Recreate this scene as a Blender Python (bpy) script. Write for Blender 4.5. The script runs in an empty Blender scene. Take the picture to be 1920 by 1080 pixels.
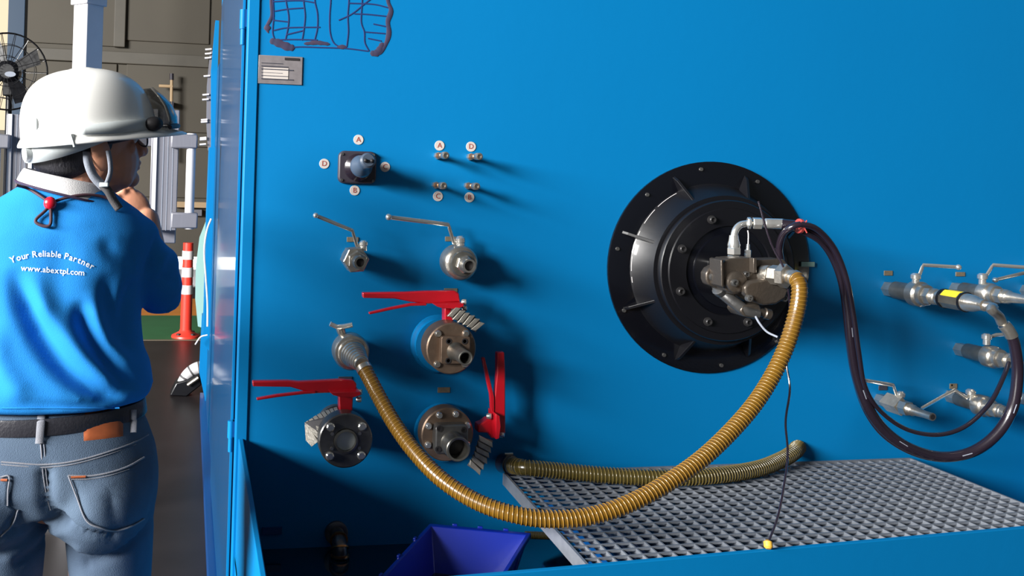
import bpy, bmesh, math, random
from mathutils import Vector, Matrix
from mathutils.bvhtree import BVHTree
random.seed(7)
R = math.radians
scn = bpy.context.scene
COL = scn.collection

# ------------------------------------------------------------------ camera
F = 1700.0; THETA = R(9.5); ROLL = 0.03
PPX, PPY = 639.0, 322.0
CAM = Vector((0, -2.3, 1.5))
_f = Vector((math.sin(THETA), math.cos(THETA), 0)); _r = Vector((math.cos(THETA), -math.sin(THETA), 0)); _u = Vector((0, 0, 1))
CR = _r * math.cos(ROLL) + _u * math.sin(ROLL)
CU = _u * math.cos(ROLL) - _r * math.sin(ROLL)
cd = bpy.data.cameras.new('camera'); cam = bpy.data.objects.new('camera', cd); COL.objects.link(cam)
cd.sensor_width = 36; cd.lens = F / 1920 * 36
cd.shift_x = (960 - PPX) / 1920; cd.shift_y = -(540 - PPY) / 1920
cd.clip_start = 0.05; cd.clip_end = 200
m = Matrix((( CR.x, CU.x, -_f.x, CAM.x), (CR.y, CU.y, -_f.y, CAM.y), (CR.z, CU.z, -_f.z, CAM.z), (0, 0, 0, 1)))
cam.matrix_world = m
scn.camera = cam

# ------------------------------------------------------------------ world, light, exposure
wd = bpy.data.worlds.new('world'); scn.world = wd; wd.use_nodes = True
nt = wd.node_tree; nt.nodes.clear()
bg = nt.nodes.new('ShaderNodeBackground'); wo = nt.nodes.new('ShaderNodeOutputWorld')
bg.inputs[0].default_value = (0.80, 0.90, 1.0, 1); bg.inputs[1].default_value = 0.11
nt.links.new(bg.outputs[0], wo.inputs[0])

def area(name, loc, target, sx, sy, power, color=(1, 1, 1)):
    l = bpy.data.lights.new(name, 'AREA'); l.shape = 'RECTANGLE'; l.size = sx; l.size_y = sy
    l.energy = power; l.color = color
    o = bpy.data.objects.new(name, l); COL.objects.link(o)
    d = (Vector(target) - Vector(loc)).normalized()
    o.location = loc; o.rotation_euler = d.to_track_quat('-Z', 'Y').to_euler()
    o['kind'] = 'helper'
    return o
area('daylight_from_loading_door', (-10.1, -4.9, 4.4), (0.6, 0, 1.1), 6.6, 2.6, 6100, (1.0, 0.985, 0.96))
area('outdoor_daylight', (0.5, 13.6, 3.2), (0.5, 13.4, 0), 6, 2.4, 1500)
vs = scn.view_settings
vs.view_transform = 'Standard'; vs.look = 'None'; vs.gamma = 1; vs.use_curve_mapping = False
vs.exposure = 0.0

# ------------------------------------------------------------------ picture-to-place helpers
def ray(px, py):
    return (_f + CR * ((px - PPX) / F) - CU * ((py - PPY) / F))
def W(px, py, y=0.0):
    d = ray(px, py); return CAM + d * ((y - CAM.y) / d.y)
def WZ(px, py, z):
    d = ray(px, py); return CAM + d * ((z - CAM.z) / d.z)
def WX(px, py, x):
    d = ray(px, py); return CAM + d * ((x - CAM.x) / d.x)
def ZC(p): return (Vector(p) - CAM).dot(_f)
def mm(n, p): return n * ZC(p) / F           # n pixels at point p, in metres

# ------------------------------------------------------------------ materials
def s2l(c):
    c /= 255.0
    return c / 12.92 if c <= 0.04045 else ((c + 0.055) / 1.055) ** 2.4
def mat(name, rgb, rough=0.5, metal=0.0, coat=0.0, var=0.0, vscale=8.0, bump=0.0, bscale=60.0, rgb2=None, alpha=None, trans=0.0, stretch=None, spec=0.5, emit=0.0):
    M = bpy.data.materials.new(name); M.use_nodes = True
    t = M.node_tree; b = t.nodes['Principled BSDF']
    c = (s2l(rgb[0]), s2l(rgb[1]), s2l(rgb[2]), 1)
    b.inputs['Base Color'].default_value = c
    b.inputs['Roughness'].default_value = rough; b.inputs['Metallic'].default_value = metal
    b.inputs['Coat Weight'].default_value = coat; b.inputs['Coat Roughness'].default_value = 0.07
    b.inputs['Specular IOR Level'].default_value = spec
    b.inputs['Transmission Weight'].default_value = trans
    if emit: b.inputs['Emission Color'].default_value = c; b.inputs['Emission Strength'].default_value = emit
    if alpha is not None: b.inputs['Alpha'].default_value = alpha
    if var or bump:
        tc = t.nodes.new('ShaderNodeTexCoord'); mp = t.nodes.new('ShaderNodeMapping')
        t.links.new(tc.outputs['Object'], mp.inputs[0])
        if stretch: mp.inputs['Scale'].default_value = stretch
    if var:
        n = t.nodes.new('ShaderNodeTexNoise'); n.inputs['Scale'].default_value = vscale; n.inputs['Detail'].default_value = 6
        t.links.new(mp.outputs[0], n.inputs['Vector'])
        r = t.nodes.new('ShaderNodeValToRGB')
        d = rgb2 if rgb2 else tuple(x * 0.7 for x in rgb)
        d = (s2l(d[0]), s2l(d[1]), s2l(d[2]), 1)
        r.color_ramp.elements[0].position = 0.5 - 0.22; r.color_ramp.elements[1].position = 0.5 + 0.22
        r.color_ramp.elements[0].color = tuple(c[i] * (1 - var) + d[i] * var for i in range(3)) + (1,)
        r.color_ramp.elements[1].color = c
        t.links.new(n.outputs['Fac'], r.inputs[0]); t.links.new(r.outputs[0], b.inputs['Base Color'])
    if bump:
        n2 = t.nodes.new('ShaderNodeTexNoise'); n2.inputs['Scale'].default_value = bscale; n2.inputs['Detail'].default_value = 4
        t.links.new(mp.outputs[0], n2.inputs['Vector'])
        bp = t.nodes.new('ShaderNodeBump'); bp.inputs['Strength'].default_value = bump; bp.inputs['Distance'].default_value = 0.004
        t.links.new(n2.outputs['Fac'], bp.inputs['Height']); t.links.new(bp.outputs[0], b.inputs['Normal'])
    return M
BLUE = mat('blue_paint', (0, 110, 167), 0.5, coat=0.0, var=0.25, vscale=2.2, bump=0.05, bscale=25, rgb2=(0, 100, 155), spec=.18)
BLUE_SIDE = mat('blue_paint_glossy_shaded', (0, 66, 110), 0.36, coat=.35, spec=.4, var=0.25, vscale=3, bump=0.04, bscale=8)  # same bench blue, base darkened to paint in weaker light on the side
BLUE_DK = mat('blue_paint_shaded', (0, 66, 128), 0.4, coat=0.3, var=0.3, vscale=3)  # darker copy of the bench blue, shade on low and inner parts in its colour
OILY = mat('oily_blue_floor', (0, 40, 62), 0.08, coat=1.0, var=0.5, vscale=4)
SILVER = mat('zinc_plated_steel', (204, 198, 188), 0.28, 0.9, var=0.5, vscale=40, bump=0.1, bscale=200, rgb2=(140, 135, 125))
CHROME = mat('bright_steel', (232, 230, 224), 0.2, 0.85)
STEEL = mat('dull_steel', (150, 148, 140), 0.34, 0.85, var=0.6, vscale=30, rgb2=(90, 85, 78))
BRONZE = mat('brownish_cast_steel', (146, 124, 106), 0.42, 0.75, var=0.6, vscale=25, rgb2=(92, 76, 64), bump=0.15, bscale=120)
DKSTEEL = mat('dark_oxidised_steel', (124, 123, 121), 0.32, 0.75, var=0.7, vscale=22, rgb2=(60, 60, 62), bump=0.1, bscale=100)
BLACK = mat('black_enamel', (9, 9, 14), 0.4, coat=0.12, var=0.4, vscale=12, rgb2=(10, 10, 14), bump=0.06, bscale=40)
BLACK2 = mat('black_enamel_rim', (7, 8, 14), 0.2, coat=0.25, bump=0.03, bscale=10)
RUBBER = mat('black_rubber', (30, 23, 32), 0.25, coat=0.8, bump=0.04, bscale=60)
RED = mat('red_paint', (190, 18, 34), 0.35, coat=0.4, var=0.3, vscale=30, rgb2=(160, 12, 24))
HOSE = mat('amber_hose', (100, 70, 14), 0.28, coat=0.5, var=0.5, vscale=9, rgb2=(82, 60, 14))
BOLTD = mat('dark_bolt', (58, 57, 58), 0.35, 0.5)
PUMP = mat('cast_grey_metal', (92, 84, 76), 0.36, 0.7, var=0.6, vscale=28, rgb2=(92, 84, 76), bump=0.2, bscale=120)
HOSERIB = mat('amber_hose_rib', (122, 90, 32), 0.35, coat=0.4)
HOSE_G = mat('olive_hose', (62, 54, 22), 0.25, coat=0.6, var=0.5, vscale=9, rgb2=(60, 52, 22))
HOSERIB_G = mat('olive_hose_rib', (98, 84, 42), 0.3, coat=0.4)
GALV = mat('galvanised_steel', (134, 139, 147), 0.42, 0.45, var=0.5, vscale=40, rgb2=(96, 102, 112))
GREYPL = mat('grey_blue_plastic', (66, 78, 94), 0.4, coat=0.2)
DKPL = mat('dark_plastic', (50, 46, 56), 0.5, var=0.3, vscale=20)
WHITE_L = mat('badge_white', (188, 180, 174), 0.45)
INK = mat('badge_ink', (150, 60, 50), 0.6)
INKD = mat('black_ink', (30, 28, 30), 0.6)
TAGM = mat('tag_brown', (120, 110, 92), 0.5, var=0.5, vscale=200)
TAGD = mat('tag_dark', (60, 62, 74), 0.5, var=0.5, vscale=300)
MARK = mat('dark_residue', (34, 44, 74), 0.6, var=0.7, vscale=25, rgb2=(74, 48, 62))
FOIL = mat('woven_lagging', (168, 163, 153), 0.4, 0.6, var=0.6, vscale=60, rgb2=(120, 116, 108), bump=0.2, bscale=150)
YEL = mat('yellow_label', (236, 214, 40), 0.5)
YTIP = mat('yellow_tip', (206, 160, 60), 0.45)
CRATE = mat('crate_blue_plastic', (3, 34, 146), 0.35, coat=0.3, var=0.2, vscale=8)
OIL = mat('crate_residue', (36, 38, 48), 0.12, coat=0.8, var=0.6, vscale=6, rgb2=(12, 14, 20))
COPPER = mat('brass_fitting', (190, 130, 80), 0.3, 0.9)
FLOORM = mat('epoxy_floor', (40, 36, 37), 0.38, coat=0.0, spec=.3, var=0.7, vscale=3.5, rgb2=(26, 23, 24), bump=0.06, bscale=14)
GREEN = mat('green_floor_paint', (40, 112, 66), 0.4, var=0.4, vscale=6)
ORANGE = mat('orange_floor_paint', (226, 140, 48), 0.4, var=0.3, vscale=6)
WALLM = mat('wall_sheeting', (80, 75, 65), 0.7, var=0.35, vscale=1.4, rgb2=(66, 61, 54), bump=0.1, bscale=6)
WALLR = mat('wall_rail', (86, 82, 74), 0.6, var=0.3, vscale=4)
CREAM = mat('cream_board', (206, 190, 160), 0.7)
NAVY = mat('navy_post', (6, 44, 70), 0.5)
WHITEM = mat('white_powder_coat', (196, 194, 196), 0.4, var=0.15, vscale=10)
ALU = mat('brushed_aluminium', (128, 128, 136), 0.4, 0.35, var=0.2, vscale=30, stretch=(6, 6, 0.4))
TAN = mat('tan_wood', (176, 150, 116), 0.6)
CONE = mat('red_orange_plastic', (226, 62, 48), 0.4)
REFL = mat('reflective_white', (220, 214, 214), 0.4)
PALEG = mat('pale_green_plastic', (140, 176, 168), 0.35, coat=0.3)
CONCRETE = mat('pale_outdoor_concrete', (214, 210, 204), 0.8, var=0.3, vscale=3)
HELM = mat('helmet_white_plastic', (246, 245, 240), 0.28, coat=0.4)
HELMG = mat('helmet_band_grey', (190, 196, 196), 0.4)
STRAP = mat('grey_webbing', (132, 138, 150), 0.7, bump=0.2, bscale=400)
STRAPD = mat('dark_webbing', (74, 72, 74), 0.7, bump=0.2, bscale=400)
LENS = mat('smoked_lens', (92, 88, 80), 0.15, coat=0.6, trans=0.0, alpha=0.78)
SKIN = mat('skin', (204, 146, 116), 0.5, var=0.3, vscale=18, rgb2=(176, 114, 90), bump=0.05, bscale=180)
HAIR = mat('black_hair', (26, 26, 34), 0.5, bump=0.5, bscale=260, stretch=(1, 1, .25))
SHIRT = mat('azure_cotton', (34, 132, 210), 0.85, var=0.15, vscale=5, bump=0.25, bscale=700, spec=0.2)
COLLAR = mat('white_cotton', (216, 214, 214), 0.85, bump=0.2, bscale=500, spec=0.2)
PIPING = mat('navy_piping', (48, 34, 62), 0.8)
LETTER = mat('white_print', (238, 240, 238), 0.6)
DENIM = mat('denim', (86, 103, 122), 0.85, var=0.8, vscale=5.5, rgb2=(48, 62, 84), bump=0.35, bscale=600, spec=0.2)
DENIM_S = mat('denim_stitch', (128, 130, 138), 0.8, bump=0.4, bscale=900, spec=0.2)
LEATHER = mat('black_leather', (42, 42, 48), 0.35, bump=0.2, bscale=200)
PATCH = mat('tan_leather', (176, 92, 50), 0.55, var=0.5, vscale=60, rgb2=(120, 60, 34))
CORD = mat('maroon_cord', (60, 34, 44), 0.7)
REDT = mat('red_toggle', (190, 20, 44), 0.3, coat=0.5)
TIEM = mat('faded_red_tie', (150, 54, 50), 0.6)
PLATEM = mat('dull_plate', (138, 132, 134), 0.4, 0.3, var=.4, vscale=60)
MARK2 = mat('navy_line', (18, 40, 92), 0.6)
GLASS = mat('spectacle_lens', (210, 220, 226), 0.05, coat=1, alpha=0.45)

# ------------------------------------------------------------------ object helpers
class Thing:
    def __init__(s, name, label, cat, base, group=None):
        s.base = Vector(base)
        s.o = bpy.data.objects.new(name, None); COL.objects.link(s.o)
        s.o.location = s.base; s.o.empty_display_size = 0.02
        s.o['label'] = label; s.o['category'] = cat
        if group: s.o['group'] = group
def finish(name, bm, mt, base, parent, smooth=True, angle=40, bevel=0.0, seg=2):
    bmesh.ops.recalc_face_normals(bm, faces=bm.faces)
    for v in bm.verts: v.co -= base
    me = bpy.data.meshes.new(name); bm.to_mesh(me); bm.free()
    me.materials.append(mt)
    if smooth:
        me.shade_smooth(); me.set_sharp_from_angle(angle=R(angle))
    o = bpy.data.objects.new(name, me); COL.objects.link(o)
    if parent: o.parent = parent
    if bevel:
        b = o.modifiers.new('bevel', 'BEVEL'); b.width = bevel; b.segments = seg; b.limit_method = 'ANGLE'; b.angle_limit = R(35)
    return o
def part(T, name, mt, bm, parent=None, label=None, **k):
    o = finish(name, bm, mt, T.base, parent or T.o, **k)
    if label: o['label'] = label
    return o
def solo(name, label, cat, mt, bm, group=None, base=None, **k):
    if base is None:
        n = max(1, len(bm.verts)); base = sum((v.co for v in bm.verts), Vector()) / n
    o = finish(name, bm, mt, Vector(base), None, **k); o.location = base
    o['label'] = label; o['category'] = cat
    if group: o['group'] = group
    return o
def struct(name, mt, bm, parent=None, **k):
    o = finish(name, bm, mt, Vector((0, 0, 0)), parent, **k)
    if not parent: o['kind'] = 'structure'
    return o
def copy_part(o, off):
    c = o.copy(); COL.objects.link(c); c.location = o.location + Vector(off); return c

def basis(d):
    d = Vector(d).normalized()
    a = Vector((0, 0, 1)) if abs(d.z) < 0.9 else Vector((1, 0, 0))
    x = a.cross(d).normalized(); y = d.cross(x).normalized()
    return x, y, d
def lathe(prof, o, d=(0, -1, 0), seg=24, bm=None, cap0=True, cap1=True, sx=1.0, rot=0.0):
    """prof: list of (distance along d, radius)."""
    bm = bm or bmesh.new(); x, y, d = basis(d); o = Vector(o); rings = []
    for t, r in prof:
        c = o + d * t
        rings.append([bm.verts.new(c + (x * math.cos(2 * math.pi * i / seg + rot) * sx + y * math.sin(2 * math.pi * i / seg + rot)) * r) for i in range(seg)])
    for a, b in zip(rings, rings[1:]):
        for i in range(seg):
            bm.faces.new((a[i], a[(i + 1) % seg], b[(i + 1) % seg], b[i]))
    if cap0: bm.faces.new(rings[0])
    if cap1: bm.faces.new(rings[-1])
    return bm
def smooth_path(pts, n=8):
    pts = [Vector(p) for p in pts]; out = []
    P = [pts[0] * 2 - pts[1]] + pts + [pts[-1] * 2 - pts[-2]]
    for i in range(1, len(P) - 2):
        for k in range(n):
            t = k / n; p0, p1, p2, p3 = P[i - 1:i + 3]
            out.append(0.5 * ((2 * p1) + (p2 - p0) * t + (2 * p0 - 5 * p1 + 4 * p2 - p3) * t * t + (3 * p1 - p0 - 3 * p2 + p3) * t ** 3))
    out.append(pts[-1]); return out
def resample(path, step):
    out = [path[0]]; acc = 0
    for a, b in zip(path, path[1:]):
        L = (b - a).length
        while L > 0 and acc + L >= step:
            t = (step - acc) / L; a = a.lerp(b, t); out.append(a.copy()); L = (b - a).length; acc = 0
        acc += L
    return out
def tube(path, r, seg=12, bm=None, cap=True, flat=1.0, up=None):
    """r: number or function of index fraction; flat scales one axis (webbing)."""
    bm = bm or bmesh.new(); rings = []; n = len(path)
    t0 = (path[1] - path[0]).normalized(); x, y, _ = basis(t0)
    if up is not None:
        y = (Vector(up) - t0 * Vector(up).dot(t0)).normalized(); x = y.cross(t0)
    for i, p in enumerate(path):
        t = (path[min(i + 1, n - 1)] - path[max(i - 1, 0)]).normalized()
        x = (x - t * x.dot(t)).normalized(); y = t.cross(x)
        rr = r(i / (n - 1)) if callable(r) else r
        rings.append([bm.verts.new(p + (x * math.cos(2 * math.pi * k / seg) + y * math.sin(2 * math.pi * k / seg) * flat) * rr) for k in range(seg)])
    for a, b in zip(rings, rings[1:]):
        for k in range(seg): bm.faces.new((a[k], a[(k + 1) % seg], b[(k + 1) % seg], b[k]))
    if cap: bm.faces.new(rings[0]); bm.faces.new(rings[-1])
    return bm
def box(a, b, bm=None):
    bm = bm or bmesh.new(); a = Vector(a); b = Vector(b)
    v = [bm.verts.new((x, y, z)) for x in (a.x, b.x) for y in (a.y, b.y) for z in (a.z, b.z)]
    for f in ((0, 1, 3, 2), (4, 6, 7, 5), (0, 4, 5, 1), (2, 3, 7, 6), (0, 2, 6, 4), (1, 5, 7, 3)): bm.faces.new([v[i] for i in f])
    return bm
def obox(c, ax, ay, az, bm=None):
    """oriented box by centre and three half-axis vectors"""
    bm = bm or bmesh.new(); c = Vector(c)
    v = [bm.verts.new(c + Vector(ax) * i + Vector(ay) * j + Vector(az) * k) for i in (-1, 1) for j in (-1, 1) for k in (-1, 1)]
    for f in ((0, 1, 3, 2), (4, 6, 7, 5), (0, 4, 5, 1), (2, 3, 7, 6), (0, 2, 6, 4), (1, 5, 7, 3)): bm.faces.new([v[i] for i in f])
    return bm
def prism(pts, d, bm=None, taper=1.0):
    bm = bm or bmesh.new(); pts = [Vector(p) for p in pts]; d = Vector(d); c = sum(pts, Vector()) / len(pts)
    a = [bm.verts.new(p) for p in pts]; b = [bm.verts.new(c + (p - c) * taper + d) for p in pts]
    n = len(a); bm.faces.new(a); bm.faces.new(b)
    for i in range(n): bm.faces.new((a[i], a[(i + 1) % n], b[(i + 1) % n], b[i]))
    return bm
def pprism(px, y0, y1, bm=None, taper=1.0):
    """outline given where its front (y1, nearer) shows; extruded back to y0"""
    return prism([W(x, y, y1) for x, y in px], (0, y0 - y1, 0), bm, 1.0 / taper if taper != 1 else 1.0)
def ball(c, r, bm=None, sc=(1, 1, 1), rot=None, seg=20):
    bm = bm or bmesh.new()
    M = Matrix.Translation(Vector(c)) @ (rot.to_4x4() if rot else Matrix()) @ Matrix.Diagonal((r * sc[0], r * sc[1], r * sc[2], 1))
    bmesh.ops.create_uvsphere(bm, u_segments=seg, v_segments=max(6, seg // 2), radius=1, matrix=M)
    return bm
def capsule(p0, p1, r0, r1, bm=None, seg=18, flat=None):
    """tapered limb with round ends"""
    bm = bm or bmesh.new(); p0 = Vector(p0); p1 = Vector(p1); L = (p1 - p0).length
    prof = []
    for k in range(6): a = math.pi / 2 * k / 6; prof.append((-r0 * math.cos(a), r0 * math.sin(a) + 1e-5))
    for k in range(7): a = math.pi / 2 * k / 6; prof.append((L + r1 * math.sin(a), r1 * math.cos(a) + 1e-5))
    return lathe(prof, p0, p1 - p0, seg, bm)

def text_mesh(s, size):
    cu = bpy.data.curves.new('t', 'FONT'); cu.body = s; cu.size = size; cu.align_x = 'CENTER'; cu.align_y = 'CENTER'; cu.resolution_u = 3
    o = bpy.data.objects.new('t', cu); COL.objects.link(o)
    dg = bpy.context.evaluated_depsgraph_get(); me = bpy.data.meshes.new_from_object(o.evaluated_get(dg))
    V = [v.co.copy() for v in me.vertices]; Fc = [tuple(p.vertices) for p in me.polygons]
    bpy.data.objects.remove(o); bpy.data.curves.remove(cu); bpy.data.meshes.remove(me)
    return V, Fc
def flat_text(s, size, c, bm=None, thick=0.0006):
    """letters standing on the panel plane, facing -y"""
    bm = bm or bmesh.new(); V, Fc = text_mesh(s, size); c = Vector(c)
    vs = [bm.verts.new(c + Vector((v.x, -thick, v.y))) for v in V]
    for f in Fc:
        try: bm.faces.new([vs[i] for i in f])
        except ValueError: pass
    return bm

# ================================================================== SETTING
XS = W(460, 400, 0).x                      # left side plane of the bench
fl = struct('floor', FLOORM, box((-9, -6, -0.1), (9, 11.2, 0)), smooth=False)
yo0, yg0 = WZ(300, 637, 0).y, WZ(300, 592, 0).y
yo1 = WZ(300, 560, 0).y
struct('painted_stripe', GREEN, box((-9, yo0, 0), (9, yg0, 0.003)), fl, smooth=False)['label'] = 'green painted floor stripe'
struct('painted_stripe', ORANGE, box((-9, yg0, 0), (9, yo1, 0.003)), fl, smooth=False)['label'] = 'orange painted floor stripe'
struct('painted_stripe', TAGM, box((-9, yo0 - 0.04, 0), (9, yo0, 0.003)), fl, smooth=False)['label'] = 'thin pale floor line'
YW = 9.6
struct('wall_back', WALLM, box((-7, YW, 0.34), (7, YW + 0.15, 7)), smooth=False)
struct('ground_outside', CONCRETE, box((-9, 11.23, -0.12), (9, 22, -0.02)), smooth=False)
wb = bpy.data.objects['wall_back']
def sheet(px0, py0, px1, py1, th=0.03):
    a = W(px0, py0, YW); b = W(px1, py1, YW)
    return box((a.x, YW - th, b.z), (b.x, YW, a.z))
for i, q in enumerate([(44, -60, 216, 88), (238, -60, 392, 84), (44, 112, 216, 250), (238, 118, 392, 250), (238, 262, 392, 372), (-150, -60, 12, 250)]):
    o = struct('cladding_sheet', CREAM if i == 5 else WALLM, sheet(*q), wb, smooth=False, bevel=0.01)
    if i == 5: o['label'] = 'cream cladding sheet'
for q in [(-400, 90, 392, 106), (-400, 250, 392, 258)]:
    struct('wall_rail', WALLR, sheet(*q, 0.07), wb, smooth=False, bevel=0.01)
struct('wall_rail', WALLR, sheet(219, -90, 235, 90, 0.09), wb, smooth=False, bevel=0.01)
# tan rail low on the wall and slim pipe bracket
T = Thing('tan_pipe_bracket', 'slim tan pipe with short crossbar against the brown back wall, behind helmet', 'pipe', W(321, 250, YW - .2))
part(T, 'pipe', TAN, tube([W(322, 150, YW - .2), W(320, 300, YW - .2)], mm(3, W(320, 200, YW)), 10))
part(T, 'crossbar', TAN, tube([W(298, 161, YW - .2), W(324, 162, YW - .2)], mm(3, W(320, 200, YW)), 10))
part(T, 'end_cap', DKPL, tube([W(322, 138, YW - .2), W(322, 150, YW - .2)], mm(4, W(320, 200, YW)), 10))
part(T, 'wall_clip', DKPL, box(W(316, 190, YW - .22), W(326, 202, YW)))
a, b = W(326, 378, YW - .12), W(392, 390, YW - .12)
T = Thing('wooden_wall_rail', 'tan wooden rail low on back wall between silver handle and bench', 'rail', a)
part(T, 'rail_board', TAN, box((a.x, YW - .12, b.z), (b.x + .2, YW, a.z)), smooth=False)
part(T, 'rail_bracket', ALU, box(W(362, 393, YW - .1), W(378, 404, YW)), smooth=False)

# ================================================================== FAR LEFT THINGS
# navy post
p = W(30, 60, 6.6)
T = Thing('navy_post', 'navy blue steel post behind the black fan', 'post', (p.x, 6.6, 0))
w = mm(15, p)
part(T, 'post', NAVY, box((p.x - w, 6.6, 0.01), (p.x + w, 6.75, 4.2)), smooth=False, bevel=.004)
part(T, 'base_plate', NAVY, box((p.x - w * 1.8, 6.5, 0), (p.x + w * 1.8, 6.85, 0.015)), smooth=False)
# fan
YF = 5.6; c = W(14, 134, YF); rf = mm(72, c)
T = Thing('pedestal_fan', 'large black pedestal fan with wire guard at far left', 'fan', (c.x, YF, 0))
gb = bmesh.new()
for dy in (-.06, .06):
    for k, rr in enumerate((1.0, .7, .4)):
        ring = [c + Vector((math.cos(a) * rf * rr, dy * (1.25 - rr * .6) * (0 if rr == 1 else 1), math.sin(a) * rf * rr)) for a in [2 * math.pi * i / 40 for i in range(41)]]
        tube(ring, .008 if rr == 1 else .003, 6, gb)
    for i in range(18):
        a = 2 * math.pi * i / 18
        tube([c + Vector((math.cos(a) * rf * r_, dy * (1.25 - r_ * .9), math.sin(a) * rf * r_)) for r_ in (.18, .5, .8, 1)], .0028, 5, gb)
part(T, 'wire_guard', BLACK, gb)
part(T, 'motor_housing', BLACK, lathe([(-.16, .05), (-.14, .085), (0.02, .095), (.05, .06)], c + Vector((0, .02, 0))))
part(T, 'centre_badge', STRAP, lathe([(0, .022), (.01, .022)], c + Vector((.04, -.085, -.03)), sx=2), label='pale oval badge')
for i in range(4):
    a = R(90 * i + 25); u = Vector((math.cos(a), 0, math.sin(a))); v = Vector((-math.sin(a), .25, math.cos(a)))
    pts = [c + u * .05 - v * .03, c + u * rf * .85 - v * .05, c + u * rf * .9 + v * .09, c + u * .06 + v * .05]
    part(T, 'blade', BLACK, prism(pts, (0, .006, 0)))
part(T, 'pole', BLACK, lathe([(0, .025), (c.z - .06, .025)], (c.x, YF + .1, 0.04), (0, 0, 1)))
part(T, 'base', BLACK, lathe([(0, .28), (.03, .27), (.05, .06)], (c.x, YF + .1, 0), (0, 0, 1), 32))
part(T, 'tilt_bracket', BLACK, box(c + Vector((-.04, .02, -.2)), c + Vector((.04, .14, .02))), bevel=.01)

# white and silver equipment stand behind the person
YS = 1.6; cc = W(162, 60, YS)
T = Thing('equipment_stand', 'white square column with silver uprights and tubular handles behind the person', 'stand', (cc.x, YS, 0))
w = mm(28, cc)
cy_ = YS + w
def square(k, z0, z1): return prism([(cc.x - w * k, cy_, z0), (cc.x, cy_ - w * k, z0), (cc.x + w * k, cy_, z0), (cc.x, cy_ + w * k, z0)], (0, 0, z1 - z0))
part(T, 'column', WHITEM, square(1, 0.02, 2.4), bevel=.004)
part(T, 'column_collar', WHITEM, square(1.22, W(160, 6, YS).z, W(160, -20, YS).z), bevel=.004)
part(T, 'base_plate', WHITEM, box((cc.x - .1, YS - .04, 0), (cc.x + .1, YS + .2, 0.02)), bevel=.004)
zb = W(300, 418, YS).z
def upright(px0, px1, ptop, pbot, side):
    a, b = W(px0, ptop, YS), W(px1, pbot, YS)
    u = part(T, 'upright', ALU, box((a.x, YS - .02, b.z), (b.x, YS + .05, a.z)), bevel=.003)
    part(T, 'upright_lit_edge', WHITEM, box((a.x + .008, YS - .028, b.z), (a.x + .024, YS - .02, a.z)), u, smooth=False, label='white strip standing in for the lit left face')  # white strip paints in the daylight on the upright's left face
    for gx in (.45, .62, .8):
        x_ = a.x + (b.x - a.x) * gx
        part(T, 'groove', STRAP, box((x_ - .0015, YS - .0215, b.z), (x_ + .0015, YS - .019, a.z)), u, smooth=False)
upright(286, 330, 205, 432, 1); upright(14, 52, 214, 470, -1); upright(52, 84, 246, 470, -1)
part(T, 'crossbeam', ALU, box((W(14, 400, YS).x, YS + .05, zb - .09), (W(330, 400, YS).x, YS + .11, zb + .0)), bevel=.004)
part(T, 'crossbeam', ALU, box((W(14, 400, YS).x, YS + .05, W(100, 268, YS).z), (W(330, 400, YS).x, YS + .09, W(100, 250, YS).z)), bevel=.004)
def handle(pxt, sgn, pxa, pxb):
    zt, z0 = W(pxt, 251, YS).z, W(pxt, 428, YS).z
    x = W(pxt, 300, YS - .05).x; r = mm(8.5, W(pxt, 300, YS))
    h = part(T, 'handle', WHITEM, lathe([(0, r), (zt - z0, r)], (x, YS - .05, z0), (0, 0, 1), 20))
    for (q0, q1) in ((251, 279), (398, 428)):
        A, B = W(pxa, q0, YS - .05), W(pxb, q1, YS - .05)
        part(T, 'handle_socket', ALU, box((A.x, YS - .075, B.z), (B.x, YS - .018, A.z)), h, bevel=.006)
handle(358, 1, 321, 370); handle(-8, -1, -20, 19)

# delineator post
cb = WZ(348, 632, 0); s_ = mm(1, cb)
T = Thing('delineator_post', 'red flexible traffic post with white reflective bands on the green floor stripe', 'traffic post', (cb.x, cb.y, 0))
H_ = (632 - 455) * s_
part(T, 'base', CONE, lathe([(0, 27 * s_), (.02, 26 * s_), (.05, 13 * s_), (.07, 11 * s_)], (cb.x, cb.y, 0), (0, 0, 1), 28))
part(T, 'tube', CONE, lathe([(.05, 10.8 * s_), (H_ * .35, 10.6 * s_), (H_, 9.6 * s_)], (cb.x, cb.y, 0), (0, 0, 1), 28))
for y0, y1 in ((470, 486), (501, 519), (534, 551)):
    part(T, 'reflective_band', REFL, lathe([(0, 10.9 * s_), ((y1 - y0) * s_, 10.9 * s_)], (cb.x, cb.y, (632 - y1) * s_), (0, 0, 1), 28))
for a in (-50, -130, 50, 130):
    part(T, 'anchor_bolt', INKD, lathe([(0, .02), (.012, .018)], (cb.x + math.cos(R(a)) * 20 * s_, cb.y + math.sin(R(a)) * 20 * s_, .03), (0, 0, 1), 8))

# duct end on the floor next to the bench
yb = WZ(345, 740, 0).y
T = Thing('floor_duct', 'grey ribbed duct elbow with black foot on the floor beside the bench', 'duct', (W(345, 740, yb).x, yb, 0))
pa = smooth_path([W(384, 688, yb), W(366, 692, yb), W(350, 704, yb), W(338, 724, yb)], 6)
part(T, 'duct', WHITEM, tube(pa, lambda t: .045 - .012 * t, 14))
for k in (3, 8, 13): part(T, 'duct_band', STRAPD, tube([pa[k], pa[k + 1]], .046 - .002 * k / 3, 14))
part(T, 'foot', BLACK, prism([W(318, 742, yb - .05), W(330, 718, yb - .05), W(352, 712, yb - .05), W(378, 698, yb - .05), W(378, 722, yb - .05), W(350, 744, yb - .05)], (0, .14, 0)), bevel=.008)
part(T, 'clamp', SILVER, tube([W(352, 722, yb - .07), W(372, 708, yb - .07)], .012, 8))

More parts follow.
